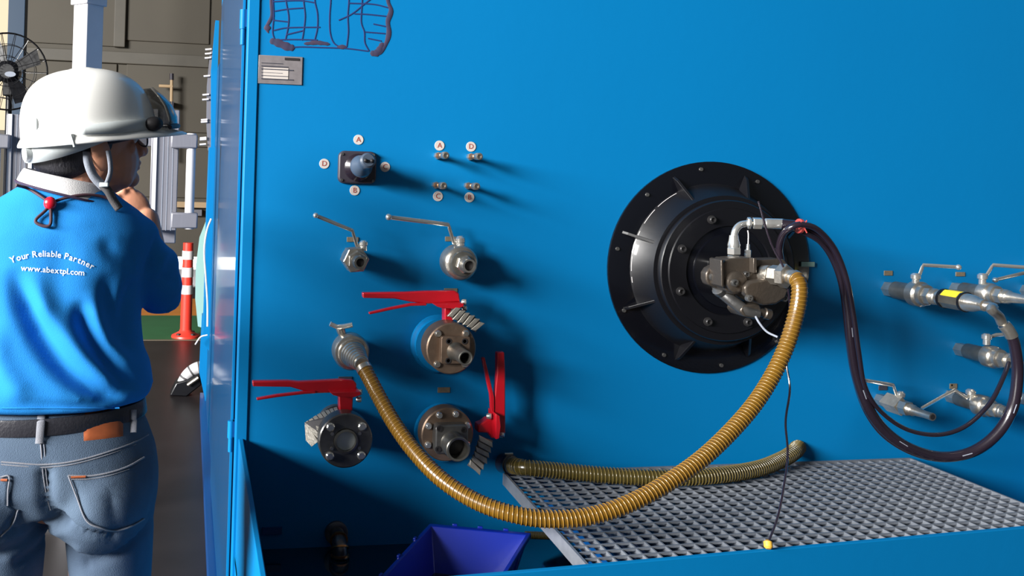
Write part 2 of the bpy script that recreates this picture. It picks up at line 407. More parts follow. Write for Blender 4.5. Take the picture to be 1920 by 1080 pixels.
# ================================================================== TEST BENCH
ZG = 0.728                                   # grating level
XR = 3.6; ZTOP = 2.35; YB = 3.4
T = B = Thing('test_bench', 'large blue painted hydraulic test bench cabinet with drip tray', 'machine', (XS, 0, 0))
part(B, 'front_panel', BLUE, box((XS, 0, 0.1), (XR, 0.03, ZTOP)), smooth=False)
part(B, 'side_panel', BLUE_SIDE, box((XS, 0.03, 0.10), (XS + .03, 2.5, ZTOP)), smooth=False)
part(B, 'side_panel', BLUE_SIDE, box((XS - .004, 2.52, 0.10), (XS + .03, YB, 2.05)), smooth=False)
part(B, 'roof', BLUE, box((XS, 0.0, ZTOP), (XR, 2.5, ZTOP + .03)), smooth=False)
part(B, 'rear_panel', BLUE, box((XS, YB, 0.1), (XR, YB + .03, 2.05)), smooth=False)
part(B, 'right_side_panel', BLUE, box((XR - .03, .03, .1), (XR, YB, 2.05)), smooth=False)
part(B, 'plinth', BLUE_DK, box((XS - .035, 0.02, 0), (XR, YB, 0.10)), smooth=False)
# corner frame strip and door leaf edge
part(B, 'corner_post', BLUE, box((XS - .008, -.004, 0.10), (XS + .022, .05, ZTOP)), bevel=.003)
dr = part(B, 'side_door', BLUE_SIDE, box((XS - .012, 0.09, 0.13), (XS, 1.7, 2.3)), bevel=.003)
part(B, 'door_edge_trim', BLUE, box((XS - .016, 0.085, 0.13), (XS - .010, 0.10, 2.3)), dr)
for (y0, y1) in ((18, 84), (790, 848)):
    a, b = W(473, y0, 0.06), W(473, y1, 0.06)
    xx = XS - .016
    hb = lathe([(0, .009), ((a.z - b.z) * .55, .009)], (xx, .07, b.z + (a.z - b.z) * .45), (0, 0, 1), 12)
    h = part(B, 'hinge', BLUE, hb)
    part(B, 'hinge_pin', BLUE, lathe([(0, .0065), ((a.z - b.z) * .45, .0065)], (xx, .07, b.z), (0, 0, 1), 12), h)
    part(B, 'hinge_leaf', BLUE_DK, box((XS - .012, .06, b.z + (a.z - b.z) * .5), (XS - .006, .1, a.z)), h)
# drip tray: side plate, floor, front wall
PL = [Vector((XS, 0.0, W(447, 822, 0).z)), Vector((XS, -.95, .775)), Vector((XS, -.95, .50)), Vector((XS, 0, .50))]
part(B, 'tray_side_plate', BLUE, prism(PL, (.012, 0, 0)), smooth=False, bevel=.002)
part(B, 'tray_under_skirt', BLUE, box((XS, -.0, 0.1), (XS + .012, -.10, .52)), smooth=False)
f0, f1 = WZ(900, 1080, ZG + .006), WZ(1920, 990, ZG + .006)
dv = (f1 - f0) / (f1.x - f0.x)
A0 = f0 + dv * (XS - f0.x); A1 = f0 + dv * (2.6 - f0.x)
nrm = Vector((dv.y, -1, 0)).normalized() * -0.012
zt = Vector((0, 0, 1))
part(B, 'tray_floor', OILY, prism([(XS, 0, .535), (2.6, 0, .535), (2.6, A1.y, .535), (XS, A0.y, .535)], (0, 0, -.012)), smooth=False)
part(B, 'tray_front_wall', BLUE, prism([Vector((A0.x, A0.y, ZG + .006)), Vector((A1.x, A1.y, ZG + .006)), Vector((A1.x, A1.y, .36)), Vector((A0.x, A0.y, .36))], nrm), smooth=False, bevel=.0015)
part(B, 'tray_end_plate', BLUE, prism([(2.6, 0, ZG), (2.6, A1.y, ZG), (2.6, A1.y, .5), (2.6, 0, .5)], (.012, 0, 0)), smooth=False)
for k in range(3):
    x = .5 + .9 * k; yy = A0.y + dv.y * (x - A0.x)
    part(B, 'tray_leg', BLUE, box((x, yy + .02, 0), (x + .05, yy + .07, .525)), smooth=False)
# tray bracket strip inside the corner
part(B, 'weld_strip', BLUE_DK, box(W(492, 990, -.006), W(528, 1000, -.0)), smooth=False)
# rating plate
a, b = W(485, 103, 0), W(566, 160, 0)
rp = part(B, 'rating_plate', PLATEM, box((a.x, -.003, b.z), (b.x, 0, a.z)), bevel=.001, label='pale metal rating plate with dark logo block')
part(B, 'plate_logo', INKD, box(W(534, 108, -.0045), W(561, 114, -.003)), rp, smooth=False)
for k in range(6):
    part(B, 'plate_line', TAGD, box(W(490, 118 + 6 * k, -.0042), W(530 + (k % 3) * 10, 119.2 + 6 * k, -.003)), rp, smooth=False)
part(B, 'plate_field', WHITE_L, box(W(494, 126, -.004), W(540, 150, -.003)), rp, smooth=False)
# dark net-like marking at the top edge of the panel
def ribbon(pts, wpx, bm):
    P = smooth_path([W(x, y, -.0008) for x, y in pts], 5)
    w_ = mm(wpx / 2, P[0]); tube(P, (lambda t: w_ * (.35 + .65 * math.sin(math.pi * t) ** .5 + .12 * math.sin(t * 23))) if wpx > 5 else w_, 8, bm, flat=.12, up=(0, 1, 0))
mk = bmesh.new()
thin = [[(512, -40), (512, 0), (513, 30), (511, 60), (515, 75)], [(536, -40), (536, 0), (541, 30), (540, 50), (535, 75)], [(569, -40), (569, 0), (572, 30), (569, 60), (566, 76)],
        [(590, -40), (590, 0), (595, 25), (595, 52), (590, 75)], [(620, -40), (620, 0), (618, 30), (619, 62), (627, 82), (645, 90)], [(654, -40), (654, 0), (652, 30), (653, 60), (650, 88)],
        [(679, -40), (679, 0), (677, 40), (683, 60), (684, 80), (692, 96)], [(512, 3), (560, 1), (590, 5)], [(515, 21), (540, 17), (568, 15)], [(513, 38), (540, 41)], [(513, 57), (540, 52), (600, 51)],
        [(537, 65), (570, 57)], [(515, 75), (550, 74), (595, 75)], [(655, 6), (700, 8), (730, 15)], [(635, 38), (660, 26), (685, 6), (706, -10)], [(664, 26), (690, 27), (728, 31)],
        [(700, 45), (725, 50)], [(685, 60), (722, 63)], [(690, 72), (715, 77)], [(530, 91), (560, 88), (600, 89), (650, 91), (690, 96)], [(512, -20), (600, -22), (730, -20)]]
for s in thin: ribbon(s, 2.6, mk)
part(B, 'thin_marking', MARK2, mk, label='thin navy scrawled lines on the blue panel'); mk = bmesh.new()
for s, w in (([(505, -40), (508, 0), (509, 30), (500, 50), (503, 62)], 6), ([(506, 76), (520, 80), (540, 88), (552, 90)], 15), ([(570, 82), (595, 80), (618, 83)], 8), ([(632, 88), (650, 88)], 8),
             ([(727, -40), (727, 0), (733, 20), (727, 40), (729, 60), (725, 78), (714, 97), (700, 103)], 9), ([(718, 80), (708, 98), (694, 100)], 13), ([(500, 46), (502, 58)], 12)):
    ribbon(s, w, mk)
mk_o = part(B, 'dark_marking', MARK, mk, label='dark net-like scrawl on the blue panel')
# lettered badges
def badge(px, py, ch):
    c = W(px, py, 0); r = mm(9.5, c)
    o = part(B, 'badge', WHITE_L, lathe([(0, r), (.0015, r * .97)], c, seg=24), label='round pale badge lettered ' + ch)
    part(B, 'badge_letter', INK, flat_text(ch, .019, c + Vector((0, -.0016, 0))), o, smooth=False)
for q in ((672, 262, 'A'), (608, 307, 'D'), (722, 313, 'C'), (665, 357, 'B'), (824, 273, 'A'), (883, 275, 'D'), (821, 368, 'C'), (880, 370, 'B')): badge(*q)
def tag(px, py, w, h, mt=TAGM):
    c = W(px, py, 0); a = mm(w / 2, c); b = mm(h / 2, c)
    o = part(B, 'valve_tag', mt, box((c.x - a, -.002, c.z - b), (c.x + a, 0, c.z + b)), bevel=.0006, label='small engraved tag')
for q in ((661, 449, 22, 9), (784 + 62, 448, 24, 9), (845, 545, 26, 9), (832, 731, 24, 10), (1665, 512, 18, 9), (1800, 514, 20, 8), (1655, 727, 18, 9), (1787, 724, 16, 10), (647, 712, 26, 12), (1784, 722, 4, 4)):
    tag(*q, mt=TAGD if q[1] in (712, 727) else TAGM)
# connector strip with pins on the far side edge
yc = 3.1
a, b = WX(400, 90, XS - .03), None
def zat(py, y): return W(400, py, y).z
T2 = Thing('terminal_strip', 'silver terminal strip with white pins on the bench side edge', 'terminal strip', (XS - .03, yc, zat(280, yc)))
xx = W(388, 180, yc).x
part(T2, 'backing_strip', ALU, prism([W(404, 90, yc), W(394, 96, yc), W(388, 160, yc), W(387, 230, yc), W(390, 282, yc), (XS + .0, yc, zat(282, yc)), (XS + .0, yc, zat(90, yc))], (0, .05, 0)), smooth=False)
for py in (93, 101, 109, 143, 178, 187, 225, 229, 259, 262, 271):
    xt = 399 - (py - 90) * .06 - 8
    part(T2, 'pin', REFL, tube([W(xt - 6, py, yc - .01), W(xt + 6, py - 1, yc - .01)], .0055, 8))
# flap / latch cover on far part of the side
part(B, 'side_latch_cover', BLUE, prism([W(404, 38, 2.9), W(396, 130, 2.9), W(396, 275, 2.9), (XS, 2.9, zat(285, 2.9)), (XS, 2.9, zat(38, 2.9))], (0, .1, 0)), smooth=False)
part(B, 'side_service_box', BLUE, prism([W(393, 276, 2.8), W(388, 400, 2.8), W(383, 590, 2.8), W(380, 640, 2.8), (XS, 2.8, zat(660, 2.8)), (XS, 2.8, zat(276, 2.8))], (0, .3, 0)), smooth=False)
part(B, 'side_lower_box', BLUE, prism([W(379, 592, 3.2), W(374, 700, 3.2), (XS, 3.2, zat(760, 3.2)), (XS, 3.2, zat(592, 3.2))], (0, .15, 0)), smooth=False)
part(B, 'latch_bar', CHROME, tube([W(424, 375, 1.25), W(424, 437, 1.25)], .006, 8))
# pale sheet and cable at the far side edge
ys = 3.3
solo('plastic_flap', 'pale green curved plastic flap bulging from the far side of the bench', 'flap', PALEG,
     prism([W(387, 412, ys), W(374, 445, ys), W(367, 500, ys), W(366, 560, ys), W(371, 612, ys), W(384, 616, ys), W(388, 500, ys)], (0, .01, 0)))
cp = smooth_path([W(396, 410, 2.6), W(388, 432, 2.6), W(383, 470, 2.6), W(386, 520, 2.6), W(389, 570, 2.6), W(389, 612, 2.6)], 8)
solo('white_cable', 'thin white cable looping down the far side of the bench', 'cable', REFL, tube(cp, .005, 8))
cp = smooth_path([W(389, 628, 2.75), W(376, 632, 2.75), W(366, 646, 2.75)], 8)
solo('white_hook', 'small white wire hook at the lower side edge of the bench', 'hook', REFL, tube(cp, .004, 8))

# ------------------------------------------------------------------ grating
BLc, BRc = WZ(945, 886, ZG), WZ(1690, 853, ZG)
BLc.y = min(BLc.y, -.012); BRc.y = min(BRc.y, -.012)
FLc = WZ(1100, 1058, ZG); FRd = WZ(1920, 945, ZG)
# front edge line follows the tray wall, set just behind it
def front_y(x): return A0.y + dv.y * (x - A0.x) + .016
kr = (FRd.x - BRc.x) / (FRd.y - BRc.y)
FLc.y = front_y(FLc.x)
FRc = Vector((0, 0, ZG)); FRc.x = 1.9
for _ in range(6): FRc.y = front_y(FRc.x); FRc.x = BRc.x + kr * (FRc.y - BRc.y)
T = Thing('steel_grating', 'galvanised steel floor grating laid over the blue drip tray', 'grating', BLc)
def bar(a, b, w, h, name, mt=GALV, z=0):
    a = Vector(a); b = Vector(b); d = (b - a).normalized(); n = Vector((-d.y, d.x, 0)) * w / 2
    c = (a + b) / 2 + Vector((0, 0, z - h / 2))
    return part(T, name, mt, obox(c, (b - a) / 2, n, (0, 0, h / 2)), smooth=False)
NC, NR = 36, 18
for i in range(1, NC):
    t = i / NC; bar(BLc.lerp(BRc, t), FLc.lerp(FRc, t), .0035, .019, 'bearing_bar', z=-.001)
for j in range(1, NR):
    t = j / NR; bar(BLc.lerp(FLc, t), BRc.lerp(FRc, t), .004, .0055, 'cross_bar')
for a, b in ((BLc, BRc), (FLc, FRc), (BLc, FLc), (BRc, FRc)): bar(a, b, .006, .032, 'frame_bar', z=.0015)
# support ledges under the grating
for q in (.12, .88):
    a_ = BLc.lerp(BRc, q); b_ = FLc.lerp(FRc, q)
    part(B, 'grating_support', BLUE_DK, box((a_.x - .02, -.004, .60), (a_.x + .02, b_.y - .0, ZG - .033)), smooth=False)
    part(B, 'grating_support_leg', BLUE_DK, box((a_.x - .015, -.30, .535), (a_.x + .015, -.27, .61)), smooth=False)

# ------------------------------------------------------------------ crate in the tray
ZR = .655; ZF = .537
c1, c2 = WZ(806, 981, ZR), WZ(996, 999, ZR)
c4 = WZ(712, 1082, ZR); dd = (c4 - c1); dd = dd.normalized() * min(dd.length * 1.3, A0.y and abs(A0.y) * .8)
lim = -(abs(front_y(c1.x)) - .03)
if c1.y + dd.y < lim: dd *= (lim - c1.y) / dd.y
c2 = c1 + Vector((dd.y, -dd.x, 0)).normalized() * -abs((c2 - c1).length) if False else c2
c4 = c1 + dd; c3 = c2 + dd * 1.0
cen = (c1 + c2 + c3 + c4) / 4
T = Thing('plastic_crate', 'open blue plastic crate lying in the dark drip tray', 'crate', (cen.x, cen.y, ZF))
def quadring(k, z): return [Vector((cen.x + (q.x - cen.x) * k, cen.y + (q.y - cen.y) * k, z)) for q in (c1, c2, c3, c4)]
bm = bmesh.new(); rs = []
for k, z in ((.74, ZF), (.95, ZR - .012), (1.0, ZR - .012), (1.0, ZR), (.925, ZR), (.72, ZF + .006)):
    rs.append([bm.verts.new(v) for v in quadring(k, z)])
for a, b in zip(rs, rs[1:]):
    for i in range(4): bm.faces.new((a[i], a[(i + 1) % 4], b[(i + 1) % 4], b[i]))
bm.faces.new(rs[0]); bm.faces.new(rs[-1])
part(T, 'tub', CRATE, bm, bevel=.002)
q = quadring(.76, ZF + .022); part(T, 'oil_residue', OIL, prism(q, (0, 0, -.012)), smooth=False, label='dark glossy oil in the bottom')
for k in range(3):
    t = .25 + .25 * k; v = quadring(1.005, ZR + .0)
    for a, b in ((v[0], v[1]), (v[0], v[3])):
        p_ = a.lerp(b, t); part(T, 'rim_lug', CRATE, obox(p_, (b - a).normalized() * .006, Vector((0, 0, .004)), (b - a).normalized().cross(zt) * .003), bevel=.001)
for k in range(1, 5):
    v0 = quadring(.955, ZR - .014); v1 = quadring(.75, ZF + .004); t = k / 5
    for i, j in ((0, 3), (1, 2)):
        part(T, 'wall_rib', CRATE, tube([v0[i].lerp(v0[j], t), v1[i].lerp(v1[j], t)], .0025, 6))
# fitting low on the back of the tray
b_ = W(630, 998, 0)
T = Thing('drain_fitting', 'dark threaded drain fitting with brass bands, inside the dark tray', 'pipe fitting', b_)
part(T, 'flange', DKSTEEL, lathe([(0, .03), (.008, .03), (.012, .02)], b_))
pa = smooth_path([b_, b_ + Vector((0, -.035, 0)), b_ + Vector((.0, -.062, -.012)), b_ + Vector((0, -.07, -.038))], 6)
part(T, 'elbow', DKSTEEL, tube(pa, .019, 18))
for k in (7, 12, 16): part(T, 'brass_band', COPPER, tube([pa[k], pa[k + 1]], .0235, 20))
e = pa[-1]
part(T, 'mouth_ring', SILVER, lathe([(0, .016), (0, .022), (.008, .022), (.008, .016)], e, (0, 0, -1), 20, cap0=False, cap1=False))

# ================================================================== FIXTURES ON THE PANEL
def hexnut(T, name, o, d, t0, t1, r, mt, parent=None, rot=.3):
    return part(T, name, mt, lathe([(t0, r * .93), (t0 + .0015, r), (t1 - .0015, r), (t1, r * .93)], o, d, 6, rot=rot), parent, angle=25)
D = Vector((0, -1, 0))
# joystick
c = W(669, 314, 0)
T = Thing('joystick', 'black joystick control with blue grey grip among four lettered badges', 'joystick', c)
def rrect(c, w, h, r, y, n=5):
    out = []
    for sx, sz, a0 in ((1, 1, 0), (-1, 1, 90), (-1, -1, 180), (1, -1, 270)):
        for k in range(n + 1):
            a = R(a0 + 90 * k / n); out.append(Vector((c.x + sx * (w - r) + math.cos(a) * r, y, c.z + sz * (h - r) + math.sin(a) * r)))
    return out
hw, hh = mm(37, c), mm(31, c)
part(T, 'base_plate', DKPL, prism(rrect(c, hw, hh, .016, 0), (0, -.012, 0), taper=.95), bevel=.003)
part(T, 'rubber_boot', RUBBER, lathe([(.012, .036), (.02, .035), (.024, .029), (.03, .030), (.034, .024), (.04, .025), (.045, .017)], c))
tip = W(690, 301, -.13); g0 = c + D * .045; dg_ = tip - g0; L = dg_.length
part(T, 'grip', GREYPL, lathe([(-.004, .014), (.0, .024), (.014, .029), (.028, .026), (.04, .017), (L * .75, .0165), (L * .8, .0195), (L * 1.0, .0195), (L * 1.06, .015)], g0, dg_, 28))
for dx in (-.008, .008):
    q = tip + dg_.normalized() * .009 + Vector((dx, 0, -.002)); part(T, 'thumb_button', INKD, ball(q, .005, sc=(1, 1, 1)))
for sx in (-1, 1):
    for sz in (-1, 1):
        part(T, 'screw', DKSTEEL, lathe([(.011, .004), (.0145, .0035)], c + Vector((sx * hw * .8, 0, sz * hh * .78)), seg=10))
# test points
for px, py, ch in ((819, 292, 'A, top left of the four'), (880, 294, 'D, top right of the four'), (815, 347, 'C, bottom left of the four'), (875, 348, 'B, bottom right of the four')):
    c = W(px, py, 0)
    T = Thing('test_port', 'small brass and steel test port beside badge ' + ch, 'test port', c, 'four small test ports')
    hexnut(T, 'hex_base', c, D, 0, .018, .0095, SILVER)
    part(T, 'stem', COPPER, lathe([(.018, .0055), (.045, .0055), (.047, .0075), (.052, .0075), (.054, .0055), (.06, .0055)], c, seg=16))
    part(T, 'cap', SILVER, lathe([(.06, .008), (.063, .0092), (.068, .008), (.071, .0092), (.085, .009), (.086, .006), (.08, .0045)], c, seg=18))

def lever(T, hub, pts, r, ballr, parent=None, flat=.45):
    P = [W(*hub)] + [W(*p) for p in pts]
    pth = []
    for a, b in zip(P, P[1:]):
        for k in range(6): pth.append(a.lerp(b, k / 6))
    pth.append(P[-1])
    h = part(T, 'lever', CHROME, tube(pth, r, 10, flat=flat, up=(0, 1, 0)), label='bent steel lever')
    if ballr: part(T, 'lever_ball', CHROME, ball(P[-1], ballr), h)
    return h
# two ball valves, upper left
b0 = W(657, 482, 0)
T = Thing('ball_valve', 'small hexagonal ball valve with bent lever under the joystick', 'ball valve', b0)
part(T, 'neck', SILVER, lathe([(0, .024), (.03, .024)], b0, seg=20))
hexnut(T, 'body', b0, D, .03, .085, .033, SILVER, rot=.1)
hexnut(T, 'front_nut', b0, D, .086, .105, .025, SILVER, rot=.5)
part(T, 'outlet', STEEL, lathe([(.105, .018), (.112, .0155), (.118, .017), (.124, .0155), (.14, .0155), (.14, .0105), (.08, .0105)], b0, cap1=True, seg=20))
part(T, 'bore', INKD, lathe([(.128, .0103), (.129, .0103)], b0, seg=16), smooth=False)
s0 = W(682, 470, -.06); s1 = W(682, 458, -.06)
part(T, 'spindle', CHROME, lathe([(0, .009), (.012, .009), (.014, .011), (.022, .011), (.026, .007)], s0, s1 - s0, 14))
lever(T, (682, 459, -.06), [(669, 460, -.06), (661, 432, -.07), (592, 404, -.09)], .005, .007)
b0 = W(850, 488, 0)
T = Thing('ball_valve', 'round bodied ball valve with long bent lever, right of the small hexagonal one', 'ball valve', b0)
part(T, 'neck', SILVER, lathe([(0, .028), (.02, .028)], b0))
part(T, 'body', SILVER, lathe([(.02, .038), (.024, .0445), (.07, .0445), (.076, .040), (.08, .032)], b0, seg=36))
part(T, 'retainer_ring', STEEL, lathe([(.08, .031), (.083, .033), (.09, .031), (.092, .024)], b0, seg=32))
hexnut(T, 'front_nut', b0, D, .09, .108, .023, SILVER)
part(T, 'outlet', SILVER, lathe([(.108, .019), (.114, .0175), (.12, .0185), (.14, .017), (.14, .0125), (.1, .0125)], b0, seg=24))
part(T, 'bore', INKD, lathe([(.128, .0123), (.129, .0123)], b0, seg=16), smooth=False)
s0 = W(864, 464, -.05); s1 = W(863, 450, -.05)
part(T, 'spindle', CHROME, lathe([(0, .011), (.012, .011), (.014, .013), (.024, .013), (.03, .007)], s0, s1 - s0, 14))
lever(T, (864, 455, -.05), [(851, 455, -.05), (841, 421, -.06), (729, 407, -.09)], .0055, .0085)

# tap valve feeding the long hose
b0 = W(650, 650, 0)
T = Thing('hose_valve', 'round steel valve with tee handle feeding the long amber hose', 'valve', b0)
part(T, 'neck', SILVER, lathe([(0, .03), (.03, .03)], b0))
part(T, 'body', SILVER, lathe([(.03, .04), (.034, .045), (.07, .046), (.078, .042), (.08, .036), (.088, .034)], b0, seg=36))
vd = (W(679, 684, -.2) - (b0 + D * .088))
o1 = b0 + D * .086
LL = vd.length
pr = [(0, .031)]
for k in range(6):
    t = LL * (.08 + .14 * k); r = .030 - .0022 * k
    pr += [(t, r), (t + .004, r + .002), (t + .009, r), (t + .01, r - .003)]
part(T, 'stepped_adapter', SILVER, lathe(pr + [(LL, .016)], o1, vd, 24))
s0 = W(646, 636, -.05); s1 = W(636, 612, -.05)
part(T, 'spindle', SILVER, lathe([(0, .013), (.008, .013), (.01, .009), (.02, .011), (.03, .011)], s0, s1 - s0, 12))
part(T, 'tee_handle', CHROME, tube([W(619, 607, -.05), W(632, 613, -.05), W(645, 612, -.055), W(661, 609, -.06)], .0065, 10))

# flanged valves with red squeeze levers
def woven(T, pts, w, n, up):
    """lagging strap: band of overlapping slats along a path"""
    P = smooth_path([W(*p) for p in pts], 10); L = sum((b - a).length for a, b in zip(P, P[1:]))
    P = resample(P, L / (n + .5)); s = None
    for i in range(len(P) - 1):
        a, b = P[i], P[i + 1]; d = (b - a); n_ = Vector(up).cross(d).normalized()
        c = (a + b) / 2
        part(T, 'lagging_slat', FOIL, obox(c + Vector(up) * (.002 + .0012 * (i % 2)), d * .46 + n_ * .003, n_ * w / 2 + d * .22, Vector(up) * .004), bevel=.0015)
    part(T, 'lagging_backing', STRAPD, tube(P, w * .49, 10, flat=.12, up=up))
def squeeze_lever(T, grip, trig, quad, stem, bolts, y):
    g = part(T, 'lever', RED, prism([W(px, py, y) for px, py in grip], (0, .018, 0)), bevel=.003, label='red lever grip')
    part(T, 'trigger', RED, prism([W(px, py, y - .003) for px, py in trig], (0, .012, 0)), bevel=.0015, label='slim red release trigger')
    part(T, 'notch_plate', RED, prism([W(px, py, y - .03) for px, py in quad], (0, .06, 0)), bevel=.001)
    part(T, 'lever_hub', RED, prism([W(px, py, y + .0) for px, py in stem], (0, .03, 0)), bevel=.003)
    for px, py in bolts: part(T, 'lever_bolt', CHROME, lathe([(0, .005), (.004, .0075), (.012, .0075), (.014, .004)], W(px, py, y - .005), (1, -.3, 0), 10))
# upper
f0_ = W(821, 643, -.03); ff = W(848, 655, -.16)
T = Thing('flanged_valve', 'brown steel flanged valve with slim pipe stub, upper of two with blue collars', 'butterfly valve', W(821, 643, 0))
part(T, 'blue_collar', BLUE, lathe([(0, .05), (.002, .076), (.012, .076), (.016, .069), (.032, .069), (.034, .05)], W(822, 643, 0), seg=40))
part(T, 'valve_body', RED, lathe([(.034, .045), (.06, .050), (.09, .050)], W(821, 643, 0), seg=36), label='red valve body between the flanges')
ax = Vector((ff.x, 0, ff.z))
part(T, 'front_flange', BRONZE, lathe([(.095, .060), (.098, .063), (.150, .063), (.153, .060)], ax, seg=48))
sq = [W(x, y, -.154) for x, y in ((823, 625), (885, 627), (887, 684), (822, 686))]
part(T, 'square_block', BRONZE, prism(rrect(ax + Vector((.005, 0, 0)), .036, .033, .005, -.172), (0, .02, 0)), bevel=.001)
part(T, 'pipe_stub', STEEL, lathe([(.165, .027), (.178, .020), (.186, .0175), (.250, .0175), (.251, .0155), (.250, .013), (.17, .013)], ax + Vector((.006, 0, -.003)), seg=28))
part(T, 'bore', INKD, lathe([(.2, .0128), (.201, .0128)], ax + Vector((.006, 0, -.003)), seg=16), smooth=False)
for dx, dz in ((-.018, .022), (.022, .022), (-.018, -.025), (.022, -.025)):
    part(T, 'recessed_bolt', INKD, lathe([(.17, .0075), (.1735, .0075), (.1735, .0045), (.172, .0045)], ax + Vector((dx + .005, 0, dz)), seg=14))
for a in (133, 47, 227, 313):
    part(T, 'flange_bolt', SILVER, lathe([(.15, .0095), (.156, .0095), (.16, .0065)], ax + Vector((math.cos(R(a)) * .051, 0, math.sin(R(a)) * .051)), seg=12))
squeeze_lever(T, [(680, 549), (760, 548), (800, 546), (852, 545), (861, 550), (863, 566), (800, 570), (770, 566), (740, 560), (681, 559)],
              [(692, 586), (730, 577), (770, 569), (800, 568), (800, 573), (770, 574), (730, 582), (693, 590)],
              [(815, 571), (870, 569), (869, 575), (860, 578), (850, 579), (830, 578), (820, 575)],
              [(834, 570), (852, 570), (850, 612), (834, 612)], [(865, 566), (866, 578)], -.10)
woven(T, [(846, 582, -.125), (862, 592, -.128), (885, 604, -.13), (902, 618, -.13)], .03, 6, (0, -1, 0))
# lower left
ax = W(631, 812, 0); fl_ = W(648, 826, -.15); ax = Vector((fl_.x, 0, fl_.z))
T = Thing('flanged_valve', 'dark blind flanged valve with red lever pointing left, beside the tray corner', 'butterfly valve', ax)
part(T, 'pipe_neck', DKSTEEL, lathe([(0, .05), (.02, .05), (.02, .04), (.08, .04)], ax, seg=36))
part(T, 'valve_body', RED, lathe([(.08, .048), (.108, .048)], ax, seg=36), label='red valve body between the flanges')
part(T, 'front_flange', DKSTEEL, lathe([(.11, .062), (.113, .066), (.150, .066), (.153, .063), (.153, .030), (.149, .028), (.149, .002)], ax, seg=48))
part(T, 'bore_ring', STEEL, lathe([(.148, .029), (.159, .029), (.160, .024), (.150, .0235)], ax, seg=32, cap0=False, cap1=False))
part(T, 'blanking_disc', HELMG, lathe([(.148, .0234), (.151, .0234), (.1515, .022)], ax, seg=28), label='pale metal disc inside the bore')
for sx in (-1, 1):
    for sz in (-1, 1):
        part(T, 'flange_bolt', CHROME, lathe([(.15, .0105), (.158, .0105), (.161, .0075)], ax + Vector((sx * .0385, 0, sz * .035)), seg=12))
        part(T, 'small_bolt', SILVER, lathe([(.15, .0048), (.155, .004)], ax + Vector((sx * .0335, 0, sz * .0175)), seg=10))
squeeze_lever(T, [(473, 715), (540, 714), (560, 716), (640, 712), (664, 714), (669, 720), (668, 735), (590, 738), (565, 732), (545, 726), (474, 725)],
              [(481, 747), (520, 740), (572, 734), (592, 733), (592, 738), (572, 739), (520, 745), (482, 751)],
              [(619, 736), (676, 735), (676, 741), (664, 745), (640, 745), (625, 741)],
              [(635, 735), (663, 735), (661, 772), (637, 772)], [(669, 735), (668, 748)], -.11)
for k in range(8):
    t0, t1 = k / 8 + .008, (k + 1) / 8 - .008
    def edge(t, near):
        if near: return W(598 + 42 * t, 826 - 46 * t - 6 * math.sin(math.pi * t), -.135)
        return W(570 + 62 * t, 793 - 31 * t - 4 * math.sin(math.pi * t), -.085)
    part(T, 'lagging_slat', FOIL, prism([edge(t0, 0), edge(t1, 0), edge(t1, 1), edge(t0, 1)], (.004, .006, -.006)), bevel=.001)
part(T, 'lagging_end', FOIL, prism([W(571, 795, -.088), W(578, 797, -.09), W(597, 828, -.13), W(584, 838, -.12), W(573, 826, -.09)], (.002, .006, 0)), bevel=.001)
part(T, 'lagging_backing', STRAPD, prism([edge(.02, 0), edge(.98, 0), edge(.98, 1), edge(.02, 1)], (.012, .012, -.016)))
# lower right
fl_ = W(839, 815, -.12); ax = Vector((fl_.x, 0, fl_.z))
T = Thing('flanged_valve', 'brown flanged valve with wide grey pipe stub and upright red lever', 'butterfly valve', ax)
cl = W(826, 806, 0)
part(T, 'blue_collar', BLUE, lathe([(0, .055), (.01, .055), (.012, .075), (.03, .075), (.032, .056)], cl, seg=44))
for a in (80, 120, 160): part(T, 'collar_bolt', CHROME, lathe([(.03, .006), (.035, .005)], cl + Vector((math.cos(R(a)) * .066, 0, math.sin(R(a)) * .066)), seg=10))
part(T, 'valve_body', DKSTEEL, lathe([(.032, .05), (.08, .05)], cl.lerp(ax, .5), seg=36))
part(T, 'front_flange', BRONZE, lathe([(.08, .063), (.083, .067), (.118, .067), (.121, .064)], ax, seg=48))
part(T, 'square_block', DKSTEEL, prism(rrect(ax + Vector((.003, 0, -.004)), .042, .036, .012, -.150), (0, .035, 0)), bevel=.004)
part(T, 'pipe_stub', STEEL, lathe([(.145, .034), (.150, .030), (.200, .030), (.202, .028), (.201, .0235), (.12, .0235)], ax + Vector((.004, 0, -.012)), seg=36))
part(T, 'bore', INKD, lathe([(.165, .0233), (.166, .0233)], ax + Vector((.004, 0, -.012)), seg=24), smooth=False)
for a in (25, 70, 115, 155, 205, 335):
    part(T, 'flange_bolt', CHROME, lathe([(.119, .0085), (.127, .0085), (.130, .006)], ax + Vector((math.cos(R(a)) * .055, 0, math.sin(R(a)) * .055)), seg=12))
for dx, dz in ((-.03, .024), (.032, .02), (-.032, -.026), (.034, -.02)):
    part(T, 'recessed_bolt', INKD, lathe([(.149, .0075), (.153, .0075), (.153, .004), (.151, .004)], ax + Vector((dx, 0, dz)), seg=14))
squeeze_lever(T, [(932, 661), (946, 660), (948, 700), (948, 812), (943, 822), (928, 820), (924, 780), (928, 740), (932, 700)],
              [(904, 672), (909, 670), (919, 712), (927, 745), (927, 775), (921, 772), (919, 740), (911, 706)],
              [(930, 776), (937, 780), (939, 800), (936, 822), (930, 824)],
              [(896, 797), (905, 793), (915, 786), (936, 786), (936, 822), (922, 822), (915, 812), (896, 811)], [(912, 780), (936, 815)], -.09)
woven(T, [(912, 822, -.12), (905, 842, -.12), (898, 862, -.12), (884, 884, -.12)], .038, 6, (0, -1, 0))

